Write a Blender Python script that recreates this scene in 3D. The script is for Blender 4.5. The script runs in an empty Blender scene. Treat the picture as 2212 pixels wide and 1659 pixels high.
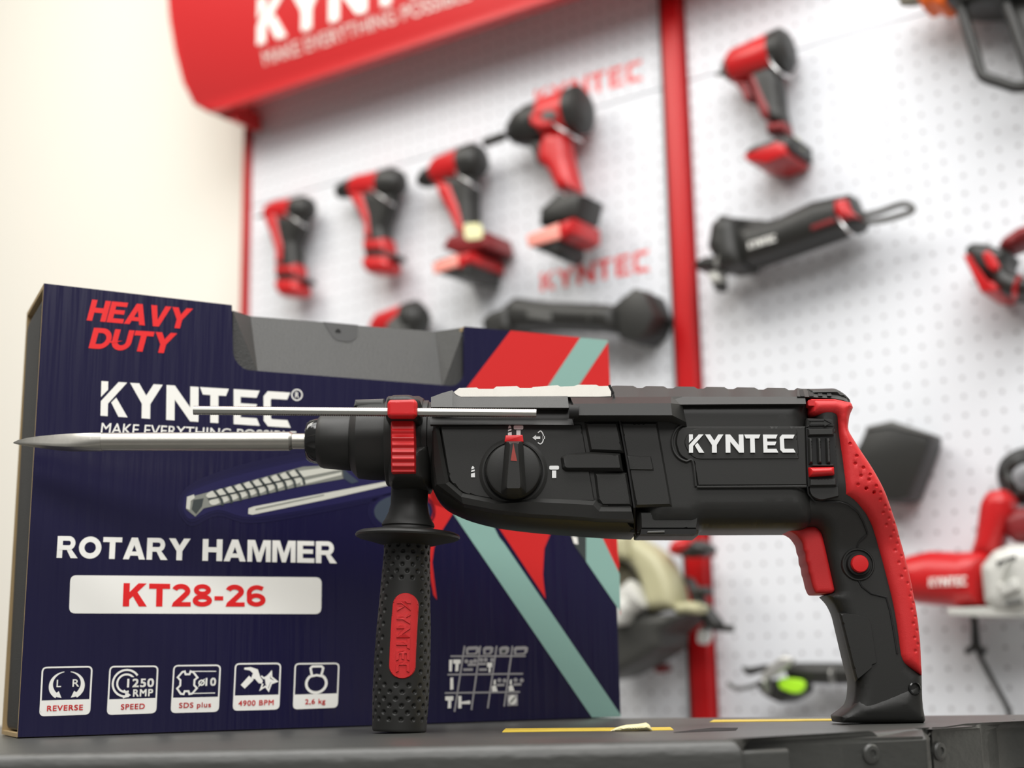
import bpy, bmesh, math, random
import numpy as np
from mathutils import Vector, Matrix
from mathutils.geometry import delaunay_2d_cdt
random.seed(4)
S = bpy.context.scene
COL = S.collection
# ------------------------------------------------------------------ camera
F = 3050.0; CX, CY = 1106.0, 829.5
RHO = 0.0200; TH = math.atan(636 / F)
T = 0.80                                   # workbench top
CAM = np.array([0.0, 0.0, T + 0.0315])
_s, _c = math.sin(TH), math.cos(TH)
FW = np.array([0, _c, _s]); R0 = np.array([1.0, 0, 0]); U0 = np.array([0, -_s, _c])
RR = math.cos(RHO) * R0 - math.sin(RHO) * U0
UU = math.sin(RHO) * R0 + math.cos(RHO) * U0
cd = bpy.data.cameras.new('camera'); cam = bpy.data.objects.new('camera', cd); COL.objects.link(cam)
cd.sensor_fit = 'HORIZONTAL'; cd.sensor_width = 36.0; cd.lens = 36.0 * F / 2212.0
cd.clip_start = 0.02; cd.clip_end = 50
M = Matrix(((RR[0], UU[0], -FW[0], CAM[0]), (RR[1], UU[1], -FW[1], CAM[1]), (RR[2], UU[2], -FW[2], CAM[2]), (0, 0, 0, 1)))
cam.matrix_world = M
cd.dof.use_dof = True; cd.dof.focus_distance = 0.875; cd.dof.aperture_fstop = 5.0; cd.dof.aperture_blades = 0
S.camera = cam
# ------------------------------------------------------------------ light
w = bpy.data.worlds.new('showroom_air'); S.world = w; w.use_nodes = True
bg = w.node_tree.nodes['Background']; bg.inputs[0].default_value = (1.0, 0.985, 0.96, 1); bg.inputs[1].default_value = 0.20
def area(name, loc, look, sx, sy, e, col=(1, 0.97, 0.93)):
    l = bpy.data.lights.new(name, 'AREA'); l.shape = 'RECTANGLE'; l.size = sx; l.size_y = sy; l.energy = e; l.color = col
    o = bpy.data.objects.new(name, l); COL.objects.link(o); o.location = loc
    o.rotation_euler = (Vector(look) - Vector(loc)).to_track_quat('-Z', 'Y').to_euler()
    return o
area('ceiling_panel_light', (-0.1, 0.85, 2.9), (-0.1, 1.05, 0.8), 2.6, 0.9, 37, (1, 0.985, 0.965))
area('ceiling_panel_light', (0.1, 0.15, 2.9), (0.1, 0.75, 0.8), 2.4, 0.6, 38, (1, 0.985, 0.965))
area('ceiling_panel_light', (-1.6, 1.5, 2.9), (-1.6, 2.6, 1.2), 1.2, 1.2, 36, (1, 0.96, 0.88))
area('ceiling_panel_light', (0.2, -1.3, 2.6), (0.1, 0.9, 0.9), 2.4, 0.8, 45, (1, 0.985, 0.965))
S.view_settings.view_transform = 'Standard'; S.view_settings.look = 'None'; S.view_settings.gamma = 1.0
S.view_settings.use_curve_mapping = False; S.view_settings.exposure = 0.0

# ------------------------------------------------------------------ materials
def lin(c):
    return tuple(((x / 255) / 12.92 if x / 255 <= 0.04045 else ((x / 255 + 0.055) / 1.055) ** 2.4) for x in c)
def mat(name, col, rough=0.5, metal=0.0, spec=0.5, bump=0.0, bscale=400.0, var=0.0, vscale=30.0, coat=0.0, stretch=None):
    m = bpy.data.materials.new(name); m.use_nodes = True; nt = m.node_tree; b = nt.nodes['Principled BSDF']
    b.inputs['Base Color'].default_value = (*col, 1); b.inputs['Roughness'].default_value = rough
    b.inputs['Metallic'].default_value = metal; b.inputs['Specular IOR Level'].default_value = spec
    b.inputs['Coat Weight'].default_value = coat
    if bump or var:
        tc = nt.nodes.new('ShaderNodeTexCoord'); mp = nt.nodes.new('ShaderNodeMapping')
        nt.links.new(tc.outputs['Object'], mp.inputs[0])
        if stretch: mp.inputs['Scale'].default_value = stretch
    if bump:
        n = nt.nodes.new('ShaderNodeTexNoise'); n.inputs['Scale'].default_value = bscale; n.inputs['Detail'].default_value = 2
        bp = nt.nodes.new('ShaderNodeBump'); bp.inputs['Strength'].default_value = bump; bp.inputs['Distance'].default_value = 0.001
        nt.links.new(mp.outputs[0], n.inputs[0]); nt.links.new(n.outputs[0], bp.inputs['Height']); nt.links.new(bp.outputs[0], b.inputs['Normal'])
    if var:
        n2 = nt.nodes.new('ShaderNodeTexNoise'); n2.inputs['Scale'].default_value = vscale; n2.inputs['Detail'].default_value = 4
        rp = nt.nodes.new('ShaderNodeMapRange'); rp.inputs[3].default_value = 1 - var; rp.inputs[4].default_value = 1 + var
        mx = nt.nodes.new('ShaderNodeVectorMath'); mx.operation = 'SCALE'; mx.inputs[0].default_value = col
        nt.links.new(mp.outputs[0], n2.inputs[0]); nt.links.new(n2.outputs[0], rp.inputs[0]); nt.links.new(rp.outputs[0], mx.inputs['Scale'])
        nt.links.new(mx.outputs[0], b.inputs['Base Color'])
    return m
K = {}
K['black'] = mat('black_plastic', (0.019, 0.019, 0.0175), 0.5, bump=0.05, bscale=2500, spec=0.42)
K['black2'] = mat('charcoal_plastic', (0.025, 0.025, 0.0235), 0.52, bump=0.07, bscale=2200, spec=0.45)
K['grey'] = mat('grey_cast_metal', (0.045, 0.045, 0.042), 0.5, 0.1, bump=0.25, bscale=1800)
K['silver'] = mat('silver_painted_metal', (0.40, 0.395, 0.36), 0.6, 0.2, bump=0.5, bscale=2500)
K['steel'] = mat('bare_steel', (0.44, 0.425, 0.385), 0.38, 1.0, bump=0.05, bscale=300, var=0.08, vscale=60)
K['zinc'] = mat('zinc_rod', (0.42, 0.42, 0.39), 0.44, 1.0)
K['red'] = mat('red_plastic', (0.62, 0.012, 0.014), 0.38, spec=0.5)
K['redsoft'] = mat('red_soft_rubber', (0.60, 0.016, 0.018), 0.55, bump=0.08, bscale=1500)
K['white'] = mat('white_print', (0.93, 0.92, 0.87), 0.45)
K['whitehard'] = mat('white_lettering', (0.85, 0.86, 0.85), 0.35)
K['gloss'] = mat('gloss_black_plastic', (0.012, 0.012, 0.012), 0.12)
K['dark'] = mat('shade_black', (0.006, 0.006, 0.006), 0.7)  # near black: shade of slots and gaps put into colour, also black marks
K['dimred'] = mat('pointer_red', (0.30, 0.04, 0.03), 0.5)
K['brown'] = mat('raw_cardboard', (0.42, 0.30, 0.15), 0.85, var=0.12, vscale=60)
K['case'] = mat('grey_case_plastic', (0.036, 0.036, 0.034), 0.55, bump=0.45, bscale=900, var=0.25, vscale=500)
K['bench'] = mat('bench_plastic', (0.050, 0.051, 0.047), 0.38, bump=0.35, bscale=250, var=0.2, vscale=40, stretch=(0.35, 1, 1))
K['yellow'] = mat('yellow_strip', (0.75, 0.55, 0.06), 0.5, var=0.25, vscale=60)
K['cream'] = mat('pale_tape', (0.80, 0.74, 0.42), 0.7)
K['wall'] = mat('cream_wall', (0.90, 0.87, 0.79), 0.7, var=0.02, vscale=2)
K['floor'] = mat('grey_floor', (0.35, 0.34, 0.33), 0.5, var=0.1)
K['signred'] = mat('sign_red', (0.54, 0.020, 0.022), 0.35)
K['postred'] = mat('post_red', (0.45, 0.006, 0.008), 0.35, spec=0.3)
K['pocket'] = mat('latch_pocket_shade', (0.014, 0.014, 0.0135), 0.6)  # darker than the case, shade inside the pocket put into the colour
K['boardred'] = mat('board_lettering_red', (0.80, 0.10, 0.10), 0.5)
K['tblack'] = mat('tool_black', (0.020, 0.020, 0.018), 0.45)
K['tgrey'] = mat('tool_grey', (0.10, 0.10, 0.095), 0.5)
K['tred'] = mat('tool_red', (0.52, 0.011, 0.013), 0.32)
K['tdred'] = mat('tool_dark_red', (0.20, 0.012, 0.014), 0.45)
K['tsilver'] = mat('tool_silver', (0.65, 0.65, 0.62), 0.35, 0.8)
K['tlight'] = mat('cast_aluminium', (0.62, 0.62, 0.58), 0.5, 0.2, bump=0.6, bscale=40)
K['orange'] = mat('orange_plastic', (0.85, 0.14, 0.01), 0.4)
K['green'] = mat('lime_label', (0.40, 0.80, 0.02), 0.5)
K['beige'] = mat('beige_enamel', (0.44, 0.42, 0.26), 0.45)
K['charcoal'] = mat('charcoal_metal', (0.038, 0.038, 0.034), 0.5)
K['olive'] = mat('olive_metal', (0.16, 0.145, 0.10), 0.5)
K['hook'] = mat('chrome_wire', (0.70, 0.70, 0.70), 0.25, 0.9)
K['pink'] = mat('pink_label', (0.85, 0.32, 0.26), 0.5)
K['tag'] = mat('pale_yellow_sticker', (0.80, 0.78, 0.45), 0.6)
# printed carton colours
def carton():
    m = mat('navy_carton', (0.0095, 0.008, 0.040), 0.26, spec=0.5)
    nt = m.node_tree; b = nt.nodes['Principled BSDF']
    tc = nt.nodes.new('ShaderNodeTexCoord'); mp = nt.nodes.new('ShaderNodeMapping'); mp.inputs['Scale'].default_value = (170, 170, 9)
    n = nt.nodes.new('ShaderNodeTexNoise'); n.inputs['Scale'].default_value = 1.0; n.inputs['Detail'].default_value = 2.0
    bp = nt.nodes.new('ShaderNodeBump'); bp.inputs['Strength'].default_value = 0.8; bp.inputs['Distance'].default_value = 0.0012
    nt.links.new(tc.outputs['Object'], mp.inputs[0]); nt.links.new(mp.outputs[0], n.inputs[0]); nt.links.new(n.outputs[0], bp.inputs['Height'])
    nt.links.new(bp.outputs[0], b.inputs['Normal'])
    return m
K['navy'] = carton()
K['pred'] = mat('printed_red', (0.66, 0.022, 0.022), 0.35)
K['pbright'] = mat('printed_bright_red', (0.80, 0.016, 0.018), 0.35)
K['pteal'] = mat('printed_teal', (0.27, 0.46, 0.41), 0.35)
K['pblue1'] = mat('printed_blue_dim', (0.0102, 0.0087, 0.0445), 0.3)
K['pblue2'] = mat('printed_blue_mid', (0.0115, 0.010, 0.052), 0.3)
K['pblue3'] = mat('printed_blue_pale', (0.017, 0.0148, 0.072), 0.3)
K['pgrey1'] = mat('printed_light_grey', (0.62, 0.62, 0.55), 0.35)
K['pgrey2'] = mat('printed_mid_grey', (0.24, 0.25, 0.22), 0.35)
K['pgrey3'] = mat('printed_dark_grey', (0.05, 0.06, 0.06), 0.35)
K['pslate'] = mat('printed_slate', (0.045, 0.06, 0.085), 0.35)
K['pline'] = mat('printed_grey_line', (0.36, 0.35, 0.36), 0.4)
def pegboard():
    m = mat('pegboard_white', (0.80, 0.81, 0.84), 0.6, spec=0.2); nt = m.node_tree; b = nt.nodes['Principled BSDF']
    tc = nt.nodes.new('ShaderNodeTexCoord'); sp = nt.nodes.new('ShaderNodeSeparateXYZ'); nt.links.new(tc.outputs['Object'], sp.inputs[0])
    def mth(op, a, bb=None):
        n = nt.nodes.new('ShaderNodeMath'); n.operation = op
        for i, v in enumerate((a, bb)):
            if v is None: continue
            if isinstance(v, (int, float)): n.inputs[i].default_value = v
            else: nt.links.new(v, n.inputs[i])
        return n.outputs[0]
    def cell(o): return mth('SUBTRACT', mth('FRACT', mth('MULTIPLY', o, 40.0)), 0.5)
    a, c = cell(sp.outputs[0]), cell(sp.outputs[2])
    d = mth('SQRT', mth('ADD', mth('MULTIPLY', a, a), mth('MULTIPLY', c, c)))
    h = mth('LESS_THAN', d, 0.115)
    mx = nt.nodes.new('ShaderNodeMix'); mx.data_type = 'RGBA'; mx.inputs['A'].default_value = (0.745, 0.765, 0.80, 1); mx.inputs['B'].default_value = (0.42, 0.42, 0.44, 1)
    nt.links.new(h, mx.inputs['Factor']); nt.links.new(mx.outputs['Result'], b.inputs['Base Color'])
    return m
K['peg'] = pegboard()

# ------------------------------------------------------------------ frames
def ray(x, y): return (x - CX) / F * RR - (y - CY) / F * UU + FW
def onz(x, y, z=T):
    d = ray(x, y); return CAM + d * ((z - CAM[2]) / d[2])
class Fr:
    """local axes: x along the object, y away from the viewer, z up"""
    def __init__(s, o, yaw):
        s.o = np.array(o, float); s.yaw = yaw; c, n = math.cos(yaw), math.sin(yaw)
        s.ex = np.array([c, n, 0]); s.ey = np.array([-n, c, 0])
    def px(s, x, y, ly=0.0):
        d = ray(x, y); t = (ly - (CAM - s.o) @ s.ey) / (d @ s.ey); p = CAM + d * t - s.o
        return (float(p @ s.ex), float(p[2]))
    def p3(s, x, y, ly=0.0):
        a, b = s.px(x, y, ly); return (a, ly, b)
    def w(s, l): return Vector(s.o + s.ex * l[0] + s.ey * l[1] + np.array([0, 0, l[2]]))
# ------------------------------------------------------------------ mesh builder
class MB:
    def __init__(s): s.v = []; s.f = []; s.m = []; s.mi = 0
    def add(s, vs, fs, mi=None):
        n = len(s.v); s.v += [tuple(map(float, p)) for p in vs]
        for f in fs: s.f.append(tuple(i + n for i in f)); s.m.append(s.mi if mi is None else mi)
    def box(s, x0, x1, y0, y1, z0, z1, mi=None):
        s.add([(x0, y0, z0), (x1, y0, z0), (x1, y1, z0), (x0, y1, z0), (x0, y0, z1), (x1, y0, z1), (x1, y1, z1), (x0, y1, z1)],
              [(0, 3, 2, 1), (4, 5, 6, 7), (0, 1, 5, 4), (1, 2, 6, 5), (2, 3, 7, 6), (3, 0, 4, 7)], mi)
    def prism(s, poly, y0, y1, bev=0.0, mi=None, seg=2):
        """poly: (x,z) pairs; front face at y0"""
        n = len(poly); bm = bmesh.new()
        if sum(poly[i][0] * poly[(i + 1) % n][1] - poly[(i + 1) % n][0] * poly[i][1] for i in range(n)) < 0: poly = poly[::-1]
        a = [bm.verts.new((p[0], y0, p[1])) for p in poly]; b = [bm.verts.new((p[0], y1, p[1])) for p in poly]
        f1 = bm.faces.new(a); f2 = bm.faces.new(b[::-1])
        for i in range(n): j = (i + 1) % n; bm.faces.new((a[j], a[i], b[i], b[j]))
        if bev > 0:
            es = list(f1.edges) + list(f2.edges)
            bmesh.ops.bevel(bm, geom=es, offset=bev, segments=seg, affect='EDGES', profile=0.5, clamp_overlap=True)
        s.bm(bm, mi)
    def bm(s, bm, mi=None):
        bm.verts.index_update(); s.add([v.co for v in bm.verts], [[v.index for v in f.verts] for f in bm.faces], mi); bm.free()
    def lathe(s, p0, p1, prof, n=40, mi=None, fn=None, cap=True):
        """prof: (t along p0-p1 in metres, radius)"""
        p0, p1 = Vector(p0), Vector(p1); ax = (p1 - p0).normalized()
        u = ax.cross(Vector((0, 1, 0.001))).normalized(); v = ax.cross(u)
        vs, fs = [], []
        for (t, r) in prof:
            for k in range(n):
                a = 2 * math.pi * k / n; rr = fn(t, a, r) if fn else r
                vs.append(p0 + ax * t + (u * math.cos(a) + v * math.sin(a)) * rr)
        for i in range(len(prof) - 1):
            for k in range(n):
                j = (k + 1) % n; fs.append((i * n + k, i * n + j, (i + 1) * n + j, (i + 1) * n + k))
        if cap:
            fs.append(tuple(range(n))[::-1]); fs.append(tuple((len(prof) - 1) * n + k for k in range(n)))
        s.add(vs, fs, mi)
    def tube(s, pts, r, n=10, mi=None, closed=False):
        P = [Vector(p) for p in pts]; N = len(P); vs, fs = [], []; prev = None
        for i in range(N):
            a = P[(i - 1) % N] if (closed or i) else P[i]; b = P[(i + 1) % N] if (closed or i < N - 1) else P[i]
            t = (b - a).normalized()
            if prev is None: u = t.cross(Vector((0.13, 1, 0.2))).normalized()
            else: u = (prev - t * prev.dot(t)).normalized()
            prev = u; v = t.cross(u); rr = r[i] if isinstance(r, (list, tuple)) else r
            for k in range(n):
                an = 2 * math.pi * k / n; vs.append(P[i] + (u * math.cos(an) + v * math.sin(an)) * rr)
        for i in range(N if closed else N - 1):
            for k in range(n):
                j = (k + 1) % n; i2 = (i + 1) % N
                fs.append((i * n + k, i2 * n + k, i2 * n + j, i * n + j))
        if not closed: fs.append(tuple(range(n))); fs.append(tuple((N - 1) * n + k for k in range(n))[::-1])
        s.add(vs, fs, mi)
    def flat(s, poly, y, mi=None):
        """one flat face in the x-z plane facing the viewer"""
        n = len(poly)
        if sum(poly[i][0] * poly[(i + 1) % n][1] - poly[(i + 1) % n][0] * poly[i][1] for i in range(n)) < 0: poly = poly[::-1]
        s.add([(p[0], y, p[1]) for p in poly], [tuple(range(n))], mi)
    def inflate(s, poly, front, edge, b, prof='round', back=None, h=0.0025, mi=None, y0=0.0, dimples=None, warp=None):
        """solid with the outline poly whose front swells from y0-edge at the rim to y0-front at a distance b inside it; back mirrored unless back is a y value"""
        P = np.array(resample(poly, h * 0.8)); n = len(P)
        if np.sum(P[:, 0] * np.roll(P[:, 1], -1) - np.roll(P[:, 0], -1) * P[:, 1]) < 0: P = P[::-1]
        Q = np.roll(P, -1, axis=0); D = Q - P; L2 = (D ** 2).sum(1) + 1e-18
        def dist(X):
            out = np.empty(len(X))
            for k in range(0, len(X), 2000):
                x = X[k:k + 2000, None, :] - P[None]; t = np.clip((x * D[None]).sum(2) / L2, 0, 1)
                out[k:k + 2000] = np.sqrt(((x - t[..., None] * D[None]) ** 2).sum(2)).min(1)
            return out
        def inside(X):
            c = np.zeros(len(X), bool); x, y = X[:, 0], X[:, 1]
            for i in range(n):
                (x1, y1), (x2, y2) = P[i], Q[i]
                if y1 == y2: continue
                c ^= ((y1 > y) != (y2 > y)) & (x < (x2 - x1) * (y - y1) / (y2 - y1) + x1)
            return c
        tg = np.roll(P, -1, 0) - np.roll(P, 1, 0); tg /= np.linalg.norm(tg, axis=1)[:, None] + 1e-12
        nm = np.stack([-tg[:, 1], tg[:, 0]], 1); pts = [P]
        steps = [0.06, 0.2, 0.42, 0.7, 1.0] if prof == 'round' else [1.0]
        for q in steps:
            dd = b * q; X = P + nm * dd; ds = dist(X); ok = inside(X) & (ds > dd * (.96 if prof == 'round' else .5)); pts.append(X[ok])
        va = P - np.roll(P, 1, 0); vb = np.roll(P, -1, 0) - P; cr = va[:, 0] * vb[:, 1] - va[:, 1] * vb[:, 0]; sn = cr / (np.linalg.norm(va, axis=1) * np.linalg.norm(vb, axis=1) + 1e-15)
        cs = np.where(sn > 0.15)[0]
        if len(cs):
            half = np.arcsin(np.clip(sn[cs], -1, 1)) / 2; cc = np.cos(half)[:, None]
            for q in steps:
                X = P[cs] + nm[cs] * b * q / cc; ok = inside(X) & (dist(X) > b * q * .8); pts.append(X[ok])
        lo, hi = P.min(0), P.max(0); gx, gy = np.meshgrid(np.arange(lo[0], hi[0], h), np.arange(lo[1], hi[1], h)); G = np.stack([gx.ravel(), gy.ravel()], 1)
        G = G[inside(G)]
        if len(G):
            ds = dist(G); G = G[ds > (b * 1.15 if prof == 'chamf' else h * 0.9)]; pts.append(G)
        if dimples:
            for (dx, dz, dr, dd) in dimples:
                for rr in (0.35, 0.7, 1.0, 1.25):
                    a = np.arange(10) * math.pi / 5 + rr; pts.append(np.stack([dx + rr * dr * np.cos(a), dz + rr * dr * np.sin(a)], 1))
                pts.append(np.array([[dx, dz]]))
        A = np.concatenate(pts); keep = np.ones(len(A), bool); keep[n:] = inside(A[n:]) & (dist(A[n:]) > 1e-4); A = A[keep]
        vs, es, fs, *_ = delaunay_2d_cdt([Vector(a) for a in A], [(i, (i + 1) % n) for i in range(n)], [], 1, 1e-6)
        V = np.array([(v.x, v.y) for v in vs]); d = dist(V); t = np.clip(d / b, 0, 1)
        g = np.sqrt(np.clip(1 - (1 - t) ** 2, 0, 1)) if prof == 'round' else t
        yy = edge + (front - edge) * g
        if dimples:
            for (dx, dz, dr, dd) in dimples:
                q = np.hypot(V[:, 0] - dx, V[:, 1] - dz) / dr; yy -= np.where(q < 1, dd * (1 - q ** 2), 0)
        if warp is not None: yy = yy * np.array([warp(z) for z in V[:, 1]])
        N = len(V); vv = [(V[i, 0], y0 - yy[i], V[i, 1]) for i in range(N)]
        yb = [(y0 + yy[i]) if back is None else back for i in range(N)]
        vv += [(V[i, 0], yb[i], V[i, 1]) for i in range(N)]
        ff = []; cnt = {}
        for f in fs:
            f = list(f); a = sum(V[f[i], 0] * V[f[(i + 1) % len(f)], 1] - V[f[(i + 1) % len(f)], 0] * V[f[i], 1] for i in range(len(f)))
            if a < 0: f = f[::-1]
            ff.append(tuple(f)); ff.append(tuple(i + N for i in f[::-1]))
            for i in range(len(f)): e = (f[i], f[(i + 1) % len(f)]); cnt[e] = 1
        for (i, j) in cnt:
            if (j, i) not in cnt: ff.append((j, i, i + N, j + N))
        s.add(vv, ff, mi)
def resample(poly, h):
    out = []; n = len(poly)
    for i in range(n):
        a = np.array(poly[i]); b = np.array(poly[(i + 1) % n]); k = max(1, int(np.linalg.norm(b - a) / h))
        for j in range(k): out.append(tuple(a + (b - a) * j / k))
    return out
def fil(pts, seg=6):
    """polygon whose corners (x,y,r) are rounded with r"""
    out = []; n = len(pts)
    for i in range(n):
        p = pts[i]
        if len(p) < 3 or p[2] <= 0: out.append((p[0], p[1])); continue
        a, c = np.array(pts[i - 1][:2], float), np.array(pts[(i + 1) % n][:2], float); b = np.array(p[:2], float)
        da, dc = a - b, c - b; la, lc = np.linalg.norm(da), np.linalg.norm(dc); r = min(p[2], la * 0.49, lc * 0.49)
        p0, p1 = b + da / la * r, b + dc / lc * r
        for k in range(seg + 1):
            t = k / seg; out.append(tuple((1 - t) ** 2 * p0 + 2 * t * (1 - t) * b + t * t * p1))
    return out
def spl(pts, k=6, closed=False):
    """Catmull-Rom through points"""
    P = [np.array(p, float) for p in pts]; n = len(P); out = []
    for i in range(n if closed else n - 1):
        p0 = P[(i - 1) % n] if (closed or i) else P[i]; p1 = P[i]; p2 = P[(i + 1) % n]; p3 = P[(i + 2) % n] if (closed or i < n - 2) else p2
        for j in range(k):
            t = j / k; out.append(tuple(0.5 * ((2 * p1) + (-p0 + p2) * t + (2 * p0 - 5 * p1 + 4 * p2 - p3) * t * t + (-p0 + 3 * p1 - 3 * p2 + p3) * t ** 3)))
    if not closed: out.append(tuple(P[-1]))
    return out
def circ(x, y, rx, ry=None, n=32, a0=0, a1=360):
    ry = rx if ry is None else ry
    full = abs(a1 - a0) >= 360; m = n if full else n + 1
    return [(x + rx * math.cos(math.radians(a0 + (a1 - a0) * i / n)), y + ry * math.sin(math.radians(a0 + (a1 - a0) * i / n))) for i in range(m)]
def ribbon(pts, wd, closed=False):
    """outline quads of a stroke, mitred"""
    P = [np.array(p, float) for p in pts]; n = len(P); L, Rr = [], []
    for i in range(n):
        a = P[(i - 1) % n] if (closed or i) else None; c = P[(i + 1) % n] if (closed or i < n - 1) else None
        ts = []
        if a is not None: t = P[i] - a; ts.append(t / (np.linalg.norm(t) + 1e-12))
        if c is not None: t = c - P[i]; ts.append(t / (np.linalg.norm(t) + 1e-12))
        t = sum(ts); t = t / (np.linalg.norm(t) + 1e-12); nn = np.array([-t[1], t[0]]); k = max(0.35, abs(nn @ np.array([-ts[0][1], ts[0][0]])))
        ww = wd[i] if isinstance(wd, (list, tuple)) else wd
        L.append(P[i] + nn * ww / 2 / k); Rr.append(P[i] - nn * ww / 2 / k)
    return [[tuple(L[i]), tuple(L[(i + 1) % n]), tuple(Rr[(i + 1) % n]), tuple(Rr[i])] for i in range(n if closed else n - 1)]
# ------------------------------------------------------------------ scene objects
ROOTL = {}
def setp(o, label=None, cat=None, group=None, kind=None):
    for k, v in (('label', label), ('category', cat), ('group', group), ('kind', kind)):
        if v: o[k] = v
    return o
def thing(name, label, cat, fr, l, group=None):
    o = bpy.data.objects.new(name, None); COL.objects.link(o); o.empty_display_size = 0.02
    o.location = fr.w(l); o.rotation_euler = (0, 0, fr.yaw); ROOTL[o.name] = (fr, tuple(l)); return setp(o, label, cat, group)
def part(name, mb, mats, parent, smooth=32, label=None, kind=None):
    fr, l = ROOTL[parent.name]
    me = bpy.data.meshes.new(name); lv = [(p[0] - l[0], p[1] - l[1], p[2] - l[2]) for p in mb.v]
    me.from_pydata(lv, [], mb.f); finish(me, mb, mats, smooth)
    o = bpy.data.objects.new(name, me); COL.objects.link(o); o.parent = parent; ROOTL[o.name] = (fr, l)
    if label: o['label'] = label
    if kind: o['kind'] = kind
    return o
def finish(me, mb, mats, smooth):
    for m in (mats if isinstance(mats, (list, tuple)) else [mats]): me.materials.append(K[m])
    me.polygons.foreach_set('material_index', mb.m); me.validate()
    if smooth:
        me.polygons.foreach_set('use_smooth', [True] * len(me.polygons)); me.set_sharp_from_angle(angle=math.radians(smooth))
    me.update()
def solo(name, mb, mats, fr, l, label=None, cat=None, group=None, kind=None, smooth=32):
    me = bpy.data.meshes.new(name); me.from_pydata([(p[0] - l[0], p[1] - l[1], p[2] - l[2]) for p in mb.v], [], mb.f); finish(me, mb, mats, smooth)
    o = bpy.data.objects.new(name, me); COL.objects.link(o); o.location = fr.w(l); o.rotation_euler = (0, 0, fr.yaw); ROOTL[o.name] = (fr, tuple(l))
    return setp(o, label, cat, group, kind)
# ------------------------------------------------------------------ lettering
LOGO = {
 'K': [[(0, .54), (0, 1), (.24, 1), (.24, .76)], [(0, 0), (0, .42), (.60, 1), (.90, 1), (.25, .36), (.25, 0)], [(.36, .40), (.53, .55), (.94, 0), (.62, 0)]],
 'Y': [[(0, 1), (.28, 1), (.5, .66), (.72, 1), (1, 1), (.63, .42), (.63, 0), (.37, 0), (.37, .42)]],
 'N': [[(0, 0), (0, 1), (.26, 1), (.74, .40), (.74, 1), (1, 1), (1, 0), (.74, 0), (.26, .60), (.26, 0)]],
 'T': [[(0, 1), (1, 1), (.90, .79), (.64, .79), (.64, 0), (.36, 0), (.36, .79), (.10, .79)]],
 'E': [[(0, 0), (0, 1), (1, 1), (.88, .79), (.27, .79), (.27, .61), (.90, .61), (.80, .41), (.27, .41), (.27, .21), (.88, .21), (1, 0)]],
 'C': [[(.16, 0), (0, .15), (0, .85), (.16, 1), (1, 1), (.88, .79), (.30, .79), (.27, .75), (.27, .25), (.30, .21), (.88, .21), (1, 0)]]}
LOGOX = [('K', 0, .152), ('Y', .152, .325), ('N', .345, .515), ('T', .522, .675), ('E', .700, .838), ('C', .858, 1.0)]
def logo():
    out = []
    for ch, a, b in LOGOX:
        for pl in LOGO[ch]: out.append([(a + (b - a) * x, y) for x, y in pl])
    return out
def arc(cx, cy, rx, ry, a0, a1, n=14): return circ(cx, cy, rx, ry, n, a0, a1)
_w = .25
def bowl(x0, xr, y0, y1, t=.22):
    h = (y1 - y0) / 2; r = h - t / 2; xc = xr - h if xr - h > x0 else x0
    return [(x0, y1 - t / 2)] + arc(xc, (y0 + y1) / 2, xr - xc - _w / 2, r, 90, -90) + [(x0, y0 + t / 2)]
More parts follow.
